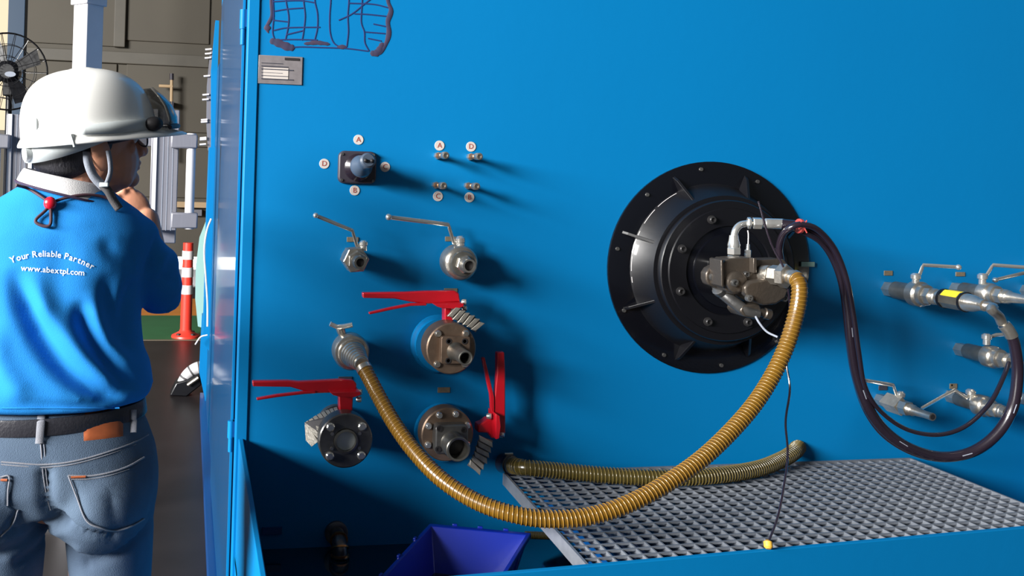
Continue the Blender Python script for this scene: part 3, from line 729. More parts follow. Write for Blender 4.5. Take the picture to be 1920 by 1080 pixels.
# ------------------------------------------------------------------ bell housing
c = W(1330, 501, 0); SX = 1.035
T = BH = Thing('bell_housing', 'large round black bell housing with ribs and bolted flange on the panel', 'motor housing', c)
rO = mm(198, c)
def L2(prof, seg=64, o=c, **k): return lathe(prof, o, D, seg, sx=SX, **k)
part(T, 'mounting_ring', BLACK2, L2([(0, rO), (.006, rO), (.008, rO - .003), (.008, .21)], 80))
part(T, 'bell', BLACK, L2([(.007, .232), (.012, .226), (.075, .200), (.075, .19)], 72))
part(T, 'front_flange', BLACK, L2([(.068, .186), (.071, .189), (.086, .189), (.090, .186), (.090, .168), (.094, .166), (.094, .12), (.089, .118)], 72))
part(T, 'motor_face', BLACK2, L2([(.086, .118), (.089, .118), (.090, .10), (.095, .098), (.095, .002)], 56))
for i in range(8):
    a = R(70 + 45 * i); u = Vector((math.cos(a) * SX, 0, math.sin(a))); v = Vector((-math.sin(a), 0, math.cos(a))) * .004
    p0 = [c + u * .222 + D * .006, c + u * .272 + D * .008, c + u * .262 + D * .022, c + u * .190 + D * .072, c + u * .188 + D * .066]
    part(T, 'rib', BLACK, prism([q - v for q in p0], v * 2), smooth=False, bevel=.001)
for i in range(10):
    a = R(98 + 36 * i)
    part(T, 'rim_bolt', DKSTEEL, lathe([(.008, .0055), (.012, .005)], c + Vector((math.cos(a) * .272 * SX, 0, math.sin(a) * .272)), seg=10))
for i in range(8):
    a = R(22 + 45 * i); q = c + Vector((math.cos(a) * .146 * SX, 0, math.sin(a) * .146))
    bo = part(T, 'flange_bolt', BOLTD, lathe([(.093, .0115), (.097, .0115), (.097, .009), (.104, .009), (.105, .008), (.105, .0055), (.101, .0055)], q, seg=18))
part(T, 'inspection_hole', INKD, lathe([(0, .012), (.002, .012)], W(1215, 511, -.0) + D * .055, (-.9, -.25, 0), 16), smooth=False)
ch = bmesh.new()
for s, e in ((118, 134), (137, 150), (155, 170), (173, 184), (187, 192)):
    tube([c + Vector((math.cos(R(a)) * .228 * SX, -.0105, math.sin(R(a)) * .228)) for a in range(s, e + 1, 2)], .0008, 5, ch)
part(T, 'chalk_line', REFL, ch, label='broken white chalk line around the bell')
part(T, 'green_tag', PALEG, box(W(1503, 491, -.012), W(1526, 500, -.009)), label='small pale green tag')

# ------------------------------------------------------------------ pump
YP = -.095
pc = W(1400, 530, -.2)
T = Thing('hydraulic_pump', 'grey brown cast hydraulic pump bolted onto the black bell housing', 'pump', Vector((pc.x, YP, pc.z)))
part(T, 'mounting_ear', PUMP, pprism([(1324, 512), (1330, 503), (1352, 492), (1370, 486), (1380, 500), (1380, 560), (1366, 552), (1345, 541), (1328, 534), (1324, 524)], -.235, -.262), bevel=.004)
part(T, 'rear_housing', DKSTEEL, pprism([(1396, 500), (1408, 492), (1470, 492), (1476, 504), (1470, 558), (1450, 572), (1415, 572), (1400, 558), (1394, 530)], YP, -.25), bevel=.006, seg=3)
part(T, 'front_housing', PUMP, pprism([(1355, 495), (1362, 487), (1372, 484), (1412, 483), (1414, 487), (1470, 486), (1478, 496), (1480, 530), (1474, 552), (1460, 566), (1440, 572), (1420, 570), (1404, 560), (1392, 552), (1376, 552), (1362, 545), (1356, 530)], -.25, -.30), bevel=.009, seg=3)
part(T, 'end_cover', PUMP, pprism([(1396, 538), (1406, 528), (1440, 522), (1474, 528), (1480, 545), (1474, 560), (1456, 571), (1432, 573), (1410, 563), (1398, 552)], -.30, -.325), bevel=.006, seg=3)
part(T, 'swivel_boss', PUMP, lathe([(0, .027), (.014, .026), (.018, .020), (.019, .008)], W(1376, 528, -.295), seg=28))
part(T, 'web', PUMP, pprism([(1352, 488), (1356, 486), (1357, 540), (1353, 536)], -.26, -.31), bevel=.001)
part(T, 'web', PUMP, pprism([(1413, 484), (1419, 484), (1419, 512), (1413, 512)], -.3, -.318), bevel=.001)
for px, py, y, r in ((1337, 519, -.262, .0115), (1398, 514, -.30, .0075), (1404, 559, -.325, .0085), (1402, 582, -.27, .0085), (1469, 559, -.31, .008), (1376, 530, -.313, .009)):
    q = W(px, py, y)
    b_ = part(T, 'socket_bolt', DKSTEEL, lathe([(-.004, r), (.007, r), (.008, r * .85), (.008, r * .5), (.004, r * .5)], q, seg=16))
part(T, 'control_valve', DKSTEEL, tube([W(1355, 550, -.24), W(1375, 566, -.26), W(1398, 583, -.27), W(1420, 588, -.27)], .0145, 16))
part(T, 'control_cap', DKSTEEL, lathe([(0, .013), (.01, .017), (.022, .017), (.024, .01)], W(1356, 551, -.24), (-.7, -.2, .55), 12))
part(T, 'control_block', PUMP, pprism([(1392, 572), (1424, 570), (1432, 586), (1420, 598), (1396, 594), (1388, 584)], -.22, -.28), bevel=.004)
part(T, 'drain_port', PUMP, lathe([(0, .012), (.02, .011), (.022, .014), (.036, .014), (.04, .009)], W(1418, 583, -.27), W(1452, 592, -.27) - W(1418, 583, -.27), 16))
part(T, 'port_boss', PUMP, lathe([(-.02, .024), (.01, .022), (.014, .018)], W(1428, 514, -.29), W(1450, 516, -.33) - W(1428, 514, -.29), 24))
# suction fitting holding the hose
s0 = W(1422, 512, -.29); s1 = W(1486, 519, -.37); sd = s1 - s0; Ls = sd.length
T = Thing('suction_fitting', 'bright steel hex fitting joining the amber hose to the pump', 'pipe fitting', s0)
part(T, 'collar', SILVER, lathe([(.006, .015), (.01, .021), (.03, .022), (.032, .017)], s0, sd))
hexnut(T, 'small_nut', s0, sd, .032, .055, .0235, SILVER)
hexnut(T, 'large_nut', s0, sd, .055, Ls - .012, .029, SILVER, rot=.6)
part(T, 'spigot', SILVER, lathe([(Ls - .012, .017), (Ls + .008, .0165)], s0, sd))
# pressure elbow
T = Thing('elbow_fitting', 'bright steel elbow with hex nuts rising from the pump to the black hose', 'pipe fitting', W(1376, 490, -.25))
ye = -.25
el = smooth_path([W(1376, 470, ye), W(1376, 448, ye), W(1379, 432, ye), (W(1388, 422, ye)), W(1402, 419, ye), W(1412, 418, ye)], 6)
part(T, 'bent_tube', CHROME, tube(el, .0085, 16))
u0 = W(1376, 490, ye); ud = W(1376, 440, ye) - u0; k1 = ud.length
hexnut(T, 'lower_nut', u0, ud, 0, k1 * .22, .0155, CHROME)
hexnut(T, 'middle_nut', u0, ud, k1 * .26, k1 * .52, .017, CHROME, rot=.5)
part(T, 'upper_sleeve', CHROME, lathe([(k1 * .52, .014), (k1 * .62, .015), (k1 * .8, .012), (k1 * .98, .0105)], u0, ud, 18))
h0 = W(1400, 418, ye); hd = W(1468, 420, ye - .03) - h0; k2 = hd.length
hexnut(T, 'collar_nut', h0, hd, k2 * .02, k2 * .12, .0145, CHROME)
hexnut(T, 'hose_nut', h0, hd, k2 * .17, k2 * .42, .0145, CHROME, rot=.2)
part(T, 'crimp_sleeve', CHROME, lathe([(k2 * .42, .010), (k2 * .5, .011), (k2 * .52, .013), (k2 * 1.0, .013), (k2 * 1.01, .010)], h0, hd, 20))
# sensor
q0 = W(1402, 482, -.25)
T = Thing('sensor_plug', 'tiny bright sensor plug with upright wire on top of the pump', 'sensor', q0)
hexnut(T, 'hex_body', q0, (0, 0, 1), 0, .018, .0085, CHROME)
part(T, 'tip', CHROME, lathe([(.018, .005), (.032, .004)], q0, (0, 0, 1), 12))
part(T, 'wire', REFL, tube(smooth_path([q0 + Vector((0, 0, .03)), q0 + Vector((0, 0, .055)), W(1402, 432, -.25)], 4), .0015, 6))

# ------------------------------------------------------------------ right-hand valve cluster
def cluster_valve(label, base, prof, hub=None, lev=None, ballr=.0078, hexes=(), name='ball_valve', cat='ball valve', big=False, d=D, bore=None):
    b0 = W(*base, 0)
    T = Thing(name, label, cat, b0)
    for i, (nm, mt, pf, seg) in enumerate(prof):
        part(T, nm, mt, lathe(pf, b0, d, seg), angle=28 if seg < 9 else 40)
    if bore: part(T, 'bore', INKD, lathe([(bore[0], bore[1]), (bore[0] + .001, bore[1])], b0, d, 16), smooth=False)
    if hub:
        h0 = W(*hub)
        part(T, 'spindle', CHROME, lathe([(-.018, .009), (-.004, .009), (-.002, .0125), (.008, .0125), (.013, .007)], h0, (0, 0, 1), 14))
        lever(T, hub, lev, .0052, ballr)
    return T
def bodyprof(s=1.0, L=.2, tip=.012):
    return [('wall_nut', SILVER, [(0, .022 * s), (.028, .022 * s)], 6),
            ('barrel', STEEL, [(.028, .021 * s), (.032, .0245 * s), (.095, .0245 * s)], 28),
            ('body_ring', SILVER, [(.095, .030 * s), (.098, .0345 * s), (.122, .0345 * s), (.126, .031 * s), (.128, .029 * s), (.140, .028 * s), (.143, .024 * s)], 36),
            ('hex_nut', SILVER, [(.143, .024 * s), (.162, .024 * s)], 6),
            ('adapter', SILVER, [(.162, .020 * s), (.166, .022 * s), (.172, .019 * s), (.176, .021 * s), (.182, .017 * s), (L - .02, tip * 1.1), (L, tip)], 24)]
V1T = cluster_valve('steel ball valve carrying the yellow labelled filter, left in the right-hand cluster', (1664, 541), bodyprof(1, .2, .017), (1717, 521, -.11), [(1723, 519, -.11), (1731, 497, -.11), (1797, 501, -.13)])
b0 = W(1664, 541, 0)
T = Thing('inline_filter', 'grey inline filter with yellow label between ball valve and black hose', 'filter', b0 + D * .2)
part(T, 'end_ring', BLACK, lathe([(.196, .026), (.203, .026)], b0, seg=28))
part(T, 'filter_body', STEEL, lathe([(.203, .0245), (.262, .0245)], b0, D, 8, rot=R(22.5)), angle=20)
part(T, 'yellow_label', YEL, obox(b0 + D * .232 + Vector((0, 0, .0232)), (.0095, 0, 0), (0, .024, 0), (0, 0, .0012)), label='yellow label')
part(T, 'yellow_label', YEL, obox(b0 + D * .232 + Vector((-.0165, 0, .0165)), Vector((.0055, 0, .0055)), (0, .024, 0), Vector((-.0006, 0, .0006))), label='yellow label')
part(T, 'end_ring', BLACK, lathe([(.262, .026), (.268, .026)], b0, seg=28))
part(T, 'outlet_cone', SILVER, lathe([(.268, .0235), (.29, .021), (.31, .015), (.322, .015)], b0, seg=24))
fe = b0 + D * .32
elb = smooth_path([fe, fe + Vector((.006, -.02, -.002)), W(1858, 580, -.36), W(1872, 592, -.35), W(1879, 606, -.345)], 6)
part(T, 'outlet_elbow', SILVER, tube(elb, .0115, 16))
cluster_valve('steel ball valve with lever running off to the right, top of the right-hand cluster', (1790, 541), bodyprof(.9, .26, .009), (1842, 521, -.10), [(1848, 519, -.10), (1862, 497, -.10), (1945, 503, -.12)])
cluster_valve('steel ball valve at the right edge whose ball-ended lever points left', (1922, 545), bodyprof(.9, .2, .012), (1950, 503, -.03), [(1944, 506, -.05), (1866, 525, -.08)])
cluster_valve('steel ball valve in the middle of the right cluster, beside the black hoses', (1797, 654), bodyprof(.9, .2, .011), (1850, 634, -.11), [(1868, 628, -.11), (1905, 626, -.12), (1900, 650, -.12)], ballr=.004, bore=(.199, .008))
cluster_valve('small pale square ball valve with thin lever pointing left, lower right cluster', (1648, 748),
              [('wall_nut', SILVER, [(0, .017), (.03, .017)], 6), ('body', FOIL, [(.03, .026), (.085, .026)], 4), ('front_nut', SILVER, [(.086, .02), (.11, .02)], 6),
               ('adapter', SILVER, [(.11, .014), (.114, .0165), (.12, .013), (.125, .016), (.13, .013), (.165, .010), (.19, .0105)], 20)],
              (1688, 742, -.06), [(1681, 740, -.06), (1675, 722, -.065), (1620, 713, -.08)], ballr=.005, bore=(.1895, .007))
cluster_valve('steel ball valve with bare flat lever sloping down left, lower right cluster', (1780, 742), bodyprof(.85, .19, .016), (1820, 738, -.09), [(1812, 746, -.10), (1790, 731, -.10), (1728, 766, -.12)], ballr=0, bore=(.1895, .011))
cluster_valve('steel ball valve cut by the right edge, level with the lower cluster', (1912, 745), bodyprof(.8, .16, .012))

# ------------------------------------------------------------------ hoses
def ribbed(label, pts, r, mt, mtr, step=.009, gr=None, samp=8, cat='hose'):
    P = smooth_path(pts, 14); P = resample(P, step / 4)
    T = Thing('ribbed_hose', label, cat, P[0])
    part(T, 'tube_wall', mt, tube(P[::2], r, 18), angle=80)
    # helical wire standing proud of the wall
    n = len(P); bm = bmesh.new(); x, y, _ = basis(P[1] - P[0]); hp = []
    turn = 2 * math.pi / 4 / 4
    for i in range(n - 1):
        t = (P[min(i + 1, n - 1)] - P[max(i - 1, 0)]).normalized(); x = (x - t * x.dot(t)).normalized(); y = t.cross(x)
        for k in range(4):
            a = (i * 4 + k) * turn; q = P[i].lerp(P[i + 1], k / 4)
            hp.append(q + (x * math.cos(a) + y * math.sin(a)) * (r * 1.0))
    part(T, 'spiral_rib', mtr, tube(hp, .0017, 5, bm), angle=80)
    return T, P
HP = [(680, 686, -.20), (692, 708, -.225), (715, 752, -.27), (742, 798, -.32), (777, 846, -.38), (825, 896, -.44), (885, 936, -.49), (950, 961, -.53), (1020, 973, -.55), (1100, 969, -.56), (1180, 944, -.56),
      (1260, 900, -.54), (1330, 848, -.51), (1400, 776, -.47), (1443, 714, -.44), (1474, 650, -.42), (1492, 592, -.41), (1499, 552, -.405), (1497, 528, -.395), (1486, 519, -.37)]
T, P = ribbed('long amber ribbed hose sagging from the tee-handled valve across to the pump', [W(*p) for p in HP], .0168, HOSE, HOSERIB)
for q, dq in ((P[4], P[8] - P[0]), (P[-6], P[-3] - P[-10])):
    part(T, 'hose_clamp', SILVER, lathe([(-.006, .019), (.006, .019)], q, dq, 24))
zh = ZG + .024
HQ = [W(946, 869, -.02), W(958, 872, -.05), WZ(985, 877, zh + .012), WZ(1060, 884, zh + .004), WZ(1150, 892, zh), WZ(1250, 896, zh), WZ(1340, 892, zh), WZ(1420, 879, zh), WZ(1465, 862, zh + .006), W(1488, 848, -.05), W(1497, 838, -.0)]
T, P = ribbed('olive ribbed hose lying along the back of the steel grating', HQ, .0195, HOSE_G, HOSERIB_G)
part(T, 'end_collar', RUBBER, lathe([(-.02, .021), (-.018, .026), (.018, .026), (.02, .021)], P[6], P[10] - P[2], 28))
part(T, 'worm_screw', SILVER, lathe([(-.01, .004), (.012, .005)], P[6] + Vector((.0, -.004, .028)), (1, 0, 0), 10))
part(T, 'hose_clamp', SILVER, lathe([(-.005, .0222), (.005, .0222)], P[18], P[22] - P[14], 24))
# short piece passing beneath the grating
solo('drain_hose', 'short brown ribbed hose in the tray between crate and grating', 'hose', HOSE_G,
     tube([W(985, 1003, -.1).lerp(W(1075, 1006, -.1), k / 60) for k in range(61)], lambda t: .009 + .0012 * (int(t * 60) % 2), 14), angle=20)
BH1 = [(1466, 420, -.28), (1500, 425, -.30), (1531, 440, -.30), (1560, 474, -.30), (1580, 522, -.29), (1590, 580, -.28), (1596, 640, -.27), (1606, 702, -.26), (1627, 762, -.26), (1658, 806, -.26), (1704, 839, -.27), (1762, 856, -.28),
       (1820, 848, -.30), (1868, 815, -.32), (1898, 766, -.33), (1908, 700, -.34), (1902, 645, -.35), (1890, 618, -.35), (1879, 606, -.345)]
P = resample(smooth_path([W(*p) for p in BH1], 10), .012)
T = Thing('hydraulic_hose', 'thick black hydraulic hose looping from the pump elbow to the yellow labelled filter', 'hose', P[0])
part(T, 'hose_wall', RUBBER, tube(P, .0128, 18))
pr = bmesh.new()
for i in range(30, len(P) - 10, 14): tube([P[i] + Vector((-.004, -.012, .002)), P[i + 2] + Vector((-.004, -.012, .002))], .0012, 5, pr)
part(T, 'printed_marks', STRAP, pr, label='small pale print along the hose')
part(T, 'end_ferrule', SILVER, tube(P[-4:], .0145, 18))
BH2 = [(1464, 490, -.27), (1461, 465, -.28), (1468, 440, -.30), (1484, 426, -.325), (1502, 421, -.33), (1532, 430, -.33), (1564, 466, -.32), (1586, 520, -.31), (1600, 590, -.30), (1610, 660, -.29), (1622, 725, -.28), (1650, 770, -.27),
       (1700, 805, -.27), (1760, 815, -.28), (1812, 798, -.28), (1856, 756, -.27), (1882, 706, -.24), (1893, 676, -.21)]
P = resample(smooth_path([W(*p) for p in BH2], 10), .012)
T = Thing('hydraulic_hose', 'thinner black hydraulic hose running inside the loop of the thick one', 'hose', P[0])
part(T, 'hose_wall', RUBBER, tube(P, lambda t: .0085 - .003 * min(1, t * 2), 14))
part(T, 'end_ferrule', SILVER, tube([W(1893, 676, -.21), W(1896, 671, -.203)], .008, 12))
BH3 = [(1468, 423, -.285), (1506, 436, -.31), (1540, 456, -.31), (1568, 496, -.30), (1583, 560, -.285), (1590, 640, -.25), (1600, 702, -.235), (1620, 764, -.235), (1652, 812, -.235), (1702, 846, -.245), (1762, 862, -.255), (1824, 853, -.275), (1872, 820, -.295), (1902, 768, -.31), (1913, 700, -.325), (1906, 645, -.335), (1884, 612, -.335)]
P = resample(smooth_path([W(*p) for p in BH3], 10), .012)
solo('thin_hydraulic_hose', 'slim glossy black hose strapped beside the thick hose near the pump', 'hose', RUBBER, tube(P, .006, 12))
# red tie
tq = W(1499, 424, -.315)
T = Thing('cable_tie', 'frayed red tie binding the black hoses near the pump', 'cable tie', tq)
part(T, 'band', TIEM, lathe([(-.003, .018), (.003, .018)], tq, (1, 0, -.1), 20))
for a in (20, 75, 130, 200, 290): part(T, 'tie_end', TIEM, tube([tq + Vector((0, -.015, 0)), tq + Vector((math.cos(R(a)) * .017, -.020, math.sin(R(a)) * .016))], .0016, 6))
# wires
P = smooth_path([W(1398, 470, -.30) + Vector((.03, 0, .12)), W(1440, 440, -.33), W(1452, 470, -.34), W(1470, 505, -.36), W(1480, 560, -.345), W(1479, 600, -.34), W(1474, 640, -.34), W(1474, 680, -.36), W(1481, 730, -.38), W(1473, 790, -.42),
                 W(1477, 850, -.46), W(1470, 910, -.5), W(1458, 970, -.54), W(1440, 1018, -.575)], 10)
T = Thing('signal_wire', 'thin black wire hanging from the pump with a yellow tip on the tray edge', 'wire', P[-1])
part(T, 'wire', RUBBER, tube(P, .0024, 8))
e = P[-1]
part(T, 'yellow_tip', YTIP, lathe([(-.006, .004), (-.002, .009), (.008, .009), (.012, .005)], e, (-.2, -.5, -.8), 14), label='yellow cap at the wire end')
P = smooth_path([W(1416, 592, -.28), W(1424, 606, -.29), W(1438, 622, -.30), W(1458, 632, -.32)], 8)
solo('grey_lead', 'short light grey lead curving down from under the pump', 'cable', STRAP, tube(P, .0026, 8))

# ================================================================== PERSON
YQ = -.49
def remeshed(bm, voxel, smooth_n=6, name='tmp'):
    me = bpy.data.meshes.new(name); bm.to_mesh(me); bm.free()
    o = bpy.data.objects.new(name, me); COL.objects.link(o)
    r = o.modifiers.new('r', 'REMESH'); r.mode = 'VOXEL'; r.voxel_size = voxel; r.use_smooth_shade = True
    if smooth_n:
        s = o.modifiers.new('s', 'SMOOTH'); s.factor = .5; s.iterations = smooth_n
    dg = bpy.context.evaluated_depsgraph_get(); out = bpy.data.meshes.new_from_object(o.evaluated_get(dg))
    bpy.data.objects.remove(o); bpy.data.meshes.remove(me)
    return out
def add_mesh(T, name, me, mt, parent=None, label=None):
    me.materials.clear(); me.materials.append(mt); me.name = name
    me.transform(Matrix.Translation(-T.base)); me.shade_smooth()
    o = bpy.data.objects.new(name, me); COL.objects.link(o); o.parent = parent or T.o
    if label: o['label'] = label
    return o
def loft(rings, bm=None, n=40):
    """rings: (centre, half width along x, half depth along y, squareness)"""
    bm = bm or bmesh.new(); R_ = []
    for c, a, b, *_ in rings:
        rr = []
        for i in range(n):
            t = 2 * math.pi * i / n; cx, sy = math.cos(t), math.sin(t)
            e = .82
            rr.append(bm.verts.new(Vector(c) + Vector((math.copysign(abs(cx) ** e, cx) * a, math.copysign(abs(sy) ** e, sy) * b, 0))))
        R_.append(rr)
    for p, q in zip(R_, R_[1:]):
        for i in range(n): bm.faces.new((p[i], p[(i + 1) % n], q[(i + 1) % n], q[i]))
    bm.faces.new(R_[0]); bm.faces.new(R_[-1])
    bmesh.ops.recalc_face_normals(bm, faces=bm.faces)
    return bm
def row(py, pc_, hw, dep, dy=0):
    c = W(pc_, py, YQ); c.z = W(pc_, py, YQ - dep * .9).z; return (c + Vector((0, dy, 0)), hw * ZC(c) / F, dep)
fx = W(90, 900, YQ).x
PT = Thing('person', 'person in white helmet, azure shirt and jeans, seen from behind, hand raised to chin', 'person', (fx, YQ, 0))
# --- body (skin)
HC = W(168, 268, YQ + .01)
aY, aP = R(28), R(8)
fw = Vector((math.cos(aY) * math.cos(aP), math.sin(aY) * math.cos(aP), math.sin(aP))); sd_ = Vector((math.sin(aY), -math.cos(aY), 0)); up_ = sd_.cross(fw)
HR = Matrix((fw, sd_, up_)).transposed()
def hp(f, s, u): return HC + fw * f + sd_ * s + up_ * u
bm = bmesh.new()
ball(hp(-.012, 0, .02), 1, bm, (.098, .076, .098), HR, 28)                 # cranium
ball(hp(.028, 0, -.035), 1, bm, (.066, .060, .070), HR, 24)              # face
ball(hp(.052, 0, -.068), 1, bm, (.034, .040, .026), HR, 20)              # jaw / chin
capsule(hp(.0, .035, -.05), hp(.05, .022, -.074), .028, .022, bm); capsule(hp(.0, -.035, -.05), hp(.05, -.022, -.074), .028, .022, bm)
ball(hp(.075, 0, .012), 1, bm, (.018, .05, .014), HR, 16)                # brow
capsule(hp(.088, 0, .002), hp(.108, 0, -.026), .008, .0125, bm)            # nose
ball(hp(.098, .011, -.030), .0085, bm); ball(hp(.098, -.011, -.030), .0085, bm)
ball(hp(.090, 0, -.049), 1, bm, (.011, .022, .0065), HR, 14); ball(hp(.087, 0, -.059), 1, bm, (.011, .019, .0065), HR, 14)
ball(hp(.078, 0, -.080), .017, bm)                                         # chin point
for s in (1, -1):
    ball(hp(.062, .034 * s, -.018), 1, bm, (.018, .02, .016), HR, 14)       # cheek
    ball(hp(.072, .030 * s, .002), .0115, bm)                              # eye
    ball(hp(-.012, .079 * s, -.020), 1, bm, (.020, .0075, .034), HR, 16)    # ear
    ball(hp(-.018, .084 * s, -.008), 1, bm, (.016, .006, .018), HR, 14)
neck0, neck1 = W(140, 372, YQ + .01), hp(-.03, 0, -.06)
capsule(neck0, neck1, .058, .050, bm, 24)
ball(W(115, 440, YQ), 1, bm, (.15, .085, .10), None, 24)
capsule(W(105, 480, YQ), W(92, 760, YQ), .10, .10, bm, 24)
# right arm (hand up at the chin)
SH = W(250, 456, YQ + .0); ELB = W(296, 548, YQ + .14); WR = W(276, 412, YQ + .20)
capsule(SH, ELB, .046, .037, bm); capsule(ELB, WR, .038, .026, bm)
# left arm folded in front
SH2 = W(-48, 446, YQ); ELB2 = W(-92, 610, YQ + .10); WR2 = W(30, 560, YQ + .26)
capsule(SH2, ELB2, .046, .037, bm); capsule(ELB2, WR2, .038, .026, bm)
def hand(wr, d, nrm, bm, curl=.9):
    d = Vector(d).normalized(); nrm = (Vector(nrm) - d * Vector(nrm).dot(d)).normalized(); s = d.cross(nrm)
    M = Matrix((d, s, nrm)).transposed()
    ball(wr + d * .045, 1, bm, (.046, .037, .015), M, 20)
    for k, (off, L) in enumerate(((-.028, .072), (-.0095, .080), (.0095, .076), (.028, .062))):
        p = wr + d * .078 + s * off; ang = .35
        r = .0092 if k < 3 else .008
        ball(p + nrm * .006, .0108, bm, seg=12); capsule(p + nrm * .006, wr + d * .02 + s * off * .5 + nrm * .008, .006, .004, bm, 10)
        for seg_, fr in enumerate((.42, .32, .26)):
            q = p + (d * math.cos(ang) - nrm * math.sin(ang)) * L * fr
            capsule(p, q, r, r * .93, bm, 12); p = q; ang += curl; r *= .93
    p = wr + d * .025 - s * .034; q = p + (d * .7 - s * .5 - nrm * .35).normalized() * .038; capsule(p, q, .0115, .0105, bm, 12)
    capsule(q, q + (d * .85 + s * .1 - nrm * .5).normalized() * .030, .0105, .009, bm, 12)
hd1 = (W(232, 352, YQ + .20) - WR).normalized()
hand(WR, (-.72, .05, .62), (.05, -.92, .35), bm, 1.1)
hand(WR2, (1, .1, .25), (.1, -.9, .3), bm, .5)
# pelvis, legs, feet
for s, kx in ((1, 198), (-1, 8)):
    hipp = W(kx - 6 * s, 930, YQ); kn = Vector((hipp.x + .01 * s, YQ - .01, .47)); an = Vector((hipp.x + .015 * s, YQ + .03, .09))
    capsule(hipp, kn, .075, .05, bm, 20); capsule(kn, an, .05, .035, bm, 20)
capsule(W(60, 880, YQ), W(115, 880, YQ), .10, .10, bm, 20)
body = add_mesh(PT, 'body', remeshed(bm, .003, 1), SKIN)
# --- hair
bm = bmesh.new()
ball(hp(-.026, 0, .018), 1, bm, (.096, .082, .085), HR, 28); ball(hp(-.052, 0, -.020), 1, bm, (.060, .070, .052), HR, 24)
capsule(hp(.004, .072, .02), hp(.006, .070, -.008), .009, .006, bm, 10)
capsule(hp(.02, .060, .022), hp(.035, .052, .020), .02, .014, bm, 12)
add_mesh(PT, 'hair', remeshed(bm, .005, 3), HAIR)
for s in (1, -1):
    part(PT, 'eyebrow', HAIR, capsule(hp(.082, .018 * s, .014), hp(.070, .045 * s, .014), .004, .003))
    part(PT, 'eye', REFL, ball(hp(.0755, .030 * s, .002), .0115))
# --- spectacles
g = bmesh.new()
for s in (1, -1):
    tube([hp(.094, .052 * s, .004), hp(.05, .073 * s, .002), hp(-.01, .081 * s, -.004)], .0022, 8, g)
    ringp = [hp(.103 - abs(math.cos(a)) * .006, (.030 + math.cos(a) * .023) * s, .0 + math.sin(a) * .017) for a in [2 * math.pi * i / 24 for i in range(25)]]
    tube(ringp, .0018, 6, g)
tube([hp(.106, -.007, .003), hp(.106, .007, .003)], .002, 6, g)
sp = part(PT, 'spectacles', DKPL, g)
for s in (1, -1):
    part(PT, 'spectacle_lens', GLASS, prism([hp(.101 - abs(math.cos(a)) * .006, (.030 + math.cos(a) * .022) * s, math.sin(a) * .016) for a in [2 * math.pi * i / 18 for i in range(18)]], fw * .001), sp)

# --- shirt
bm = loft([row(340, 122, 62, .062), row(356, 121, 86, .076), row(376, 118, 112, .090), row(396, 115, 142, .102), row(412, 113, 160, .110), row(440, 110, 176, .120), row(500, 107, 168, .124), row(560, 102, 160, .124), row(620, 99, 162, .124),
           row(680, 95, 172, .130), row(720, 91, 188, .138), row(748, 88, 196, .142), row(766, 86, 192, .140), row(777, 85, 180, .132)])
sl = W(298, 545, YQ + .07)
capsule(W(250, 456, YQ - .0), W(296, 535, YQ + .06), .058, .050, bm, 28)
capsule(W(296, 500, YQ + .045), W(302, 552, YQ + .085), .046, .036, bm, 24)
lathe([(0, .044), (.035, .041)], W(300, 545, YQ + .075), W(306, 590, YQ + .10) - W(300, 545, YQ + .075), 24, bm)
capsule(W(-32, 456, YQ - .0), W(-82, 560, YQ + .06), .058, .052, bm, 28)
sh_me = remeshed(bm, .0062, 10)
# folds: valleys and ridges along lines given where they run on the cloth (picture px, depth m, width px)
folds = [([(28, 500), (45, 560), (80, 630), (130, 690), (200, 735), (240, 752)], -.024, 17), ([(60, 500), (90, 570), (130, 625), (190, 690), (245, 735)], .013, 16),
         ([(150, 560), (158, 600), (185, 655), (225, 705), (262, 735)], -.022, 14), ([(172, 540), (185, 600), (215, 660), (262, 700)], .011, 15),
         ([(200, 510), (203, 560), (212, 610), (222, 655)], -.012, 15), ([(262, 520), (240, 560), (235, 620), (250, 680)], -.012, 13), ([(190, 445), (215, 480), (255, 500)], -.006, 12),
         ([(-10, 600), (10, 680), (60, 745)], .010, 20), ([(300, 440), (285, 480), (275, 520)], -.008, 9), ([(318, 470), (300, 500), (288, 540)], .006, 8), ([(20, 740), (110, 752), (230, 756)], -.006, 9),
         ([(120, 420), (115, 520), (105, 640)], -.004, 26), ([(285, 520), (310, 540), (335, 545)], -.006, 8), ([(45, 395), (100, 415), (180, 420)], .003, 16)]
FW = []
for pts, dep, wd_ in folds:
    P = smooth_path([W(x, y, YQ - .1) for x, y in pts], 4); FW.append((P, dep, wd_ / F * 1.7))
dup = [v.normal.copy() for v in sh_me.vertices]
for v, nn in zip(sh_me.vertices, dup):
    if v.co.y > YQ + .03 or nn.y > .3: continue
    off = 0.0; vx, vz = v.co.x, v.co.z
    for P, dep, w in FW:
        best = 9; bi = 0
        for i in range(len(P) - 1):
            ax_, az_ = P[i].x, P[i].z; bx_, bz_ = P[i + 1].x - ax_, P[i + 1].z - az_
            t = max(0, min(1, ((vx - ax_) * bx_ + (vz - az_) * bz_) / (bx_ * bx_ + bz_ * bz_ + 1e-9)))
            d2 = (vx - ax_ - bx_ * t) ** 2 + (vz - az_ - bz_ * t) ** 2
            if d2 < best: best = d2; bi = (i + t) / (len(P) - 1)
        if best < 9 * w * w: off += dep * math.exp(-best / (w * w)) * min(1, bi * 4, (1 - bi) * 4 + .3)
    v.co += nn * off
sh_me.update()
shirt = add_mesh(PT, 'shirt', sh_me, SHIRT, label='azure short-sleeved shirt with white back print')
smo = shirt.modifiers.new('s', 'SMOOTH'); smo.factor = .5; smo.iterations = 3
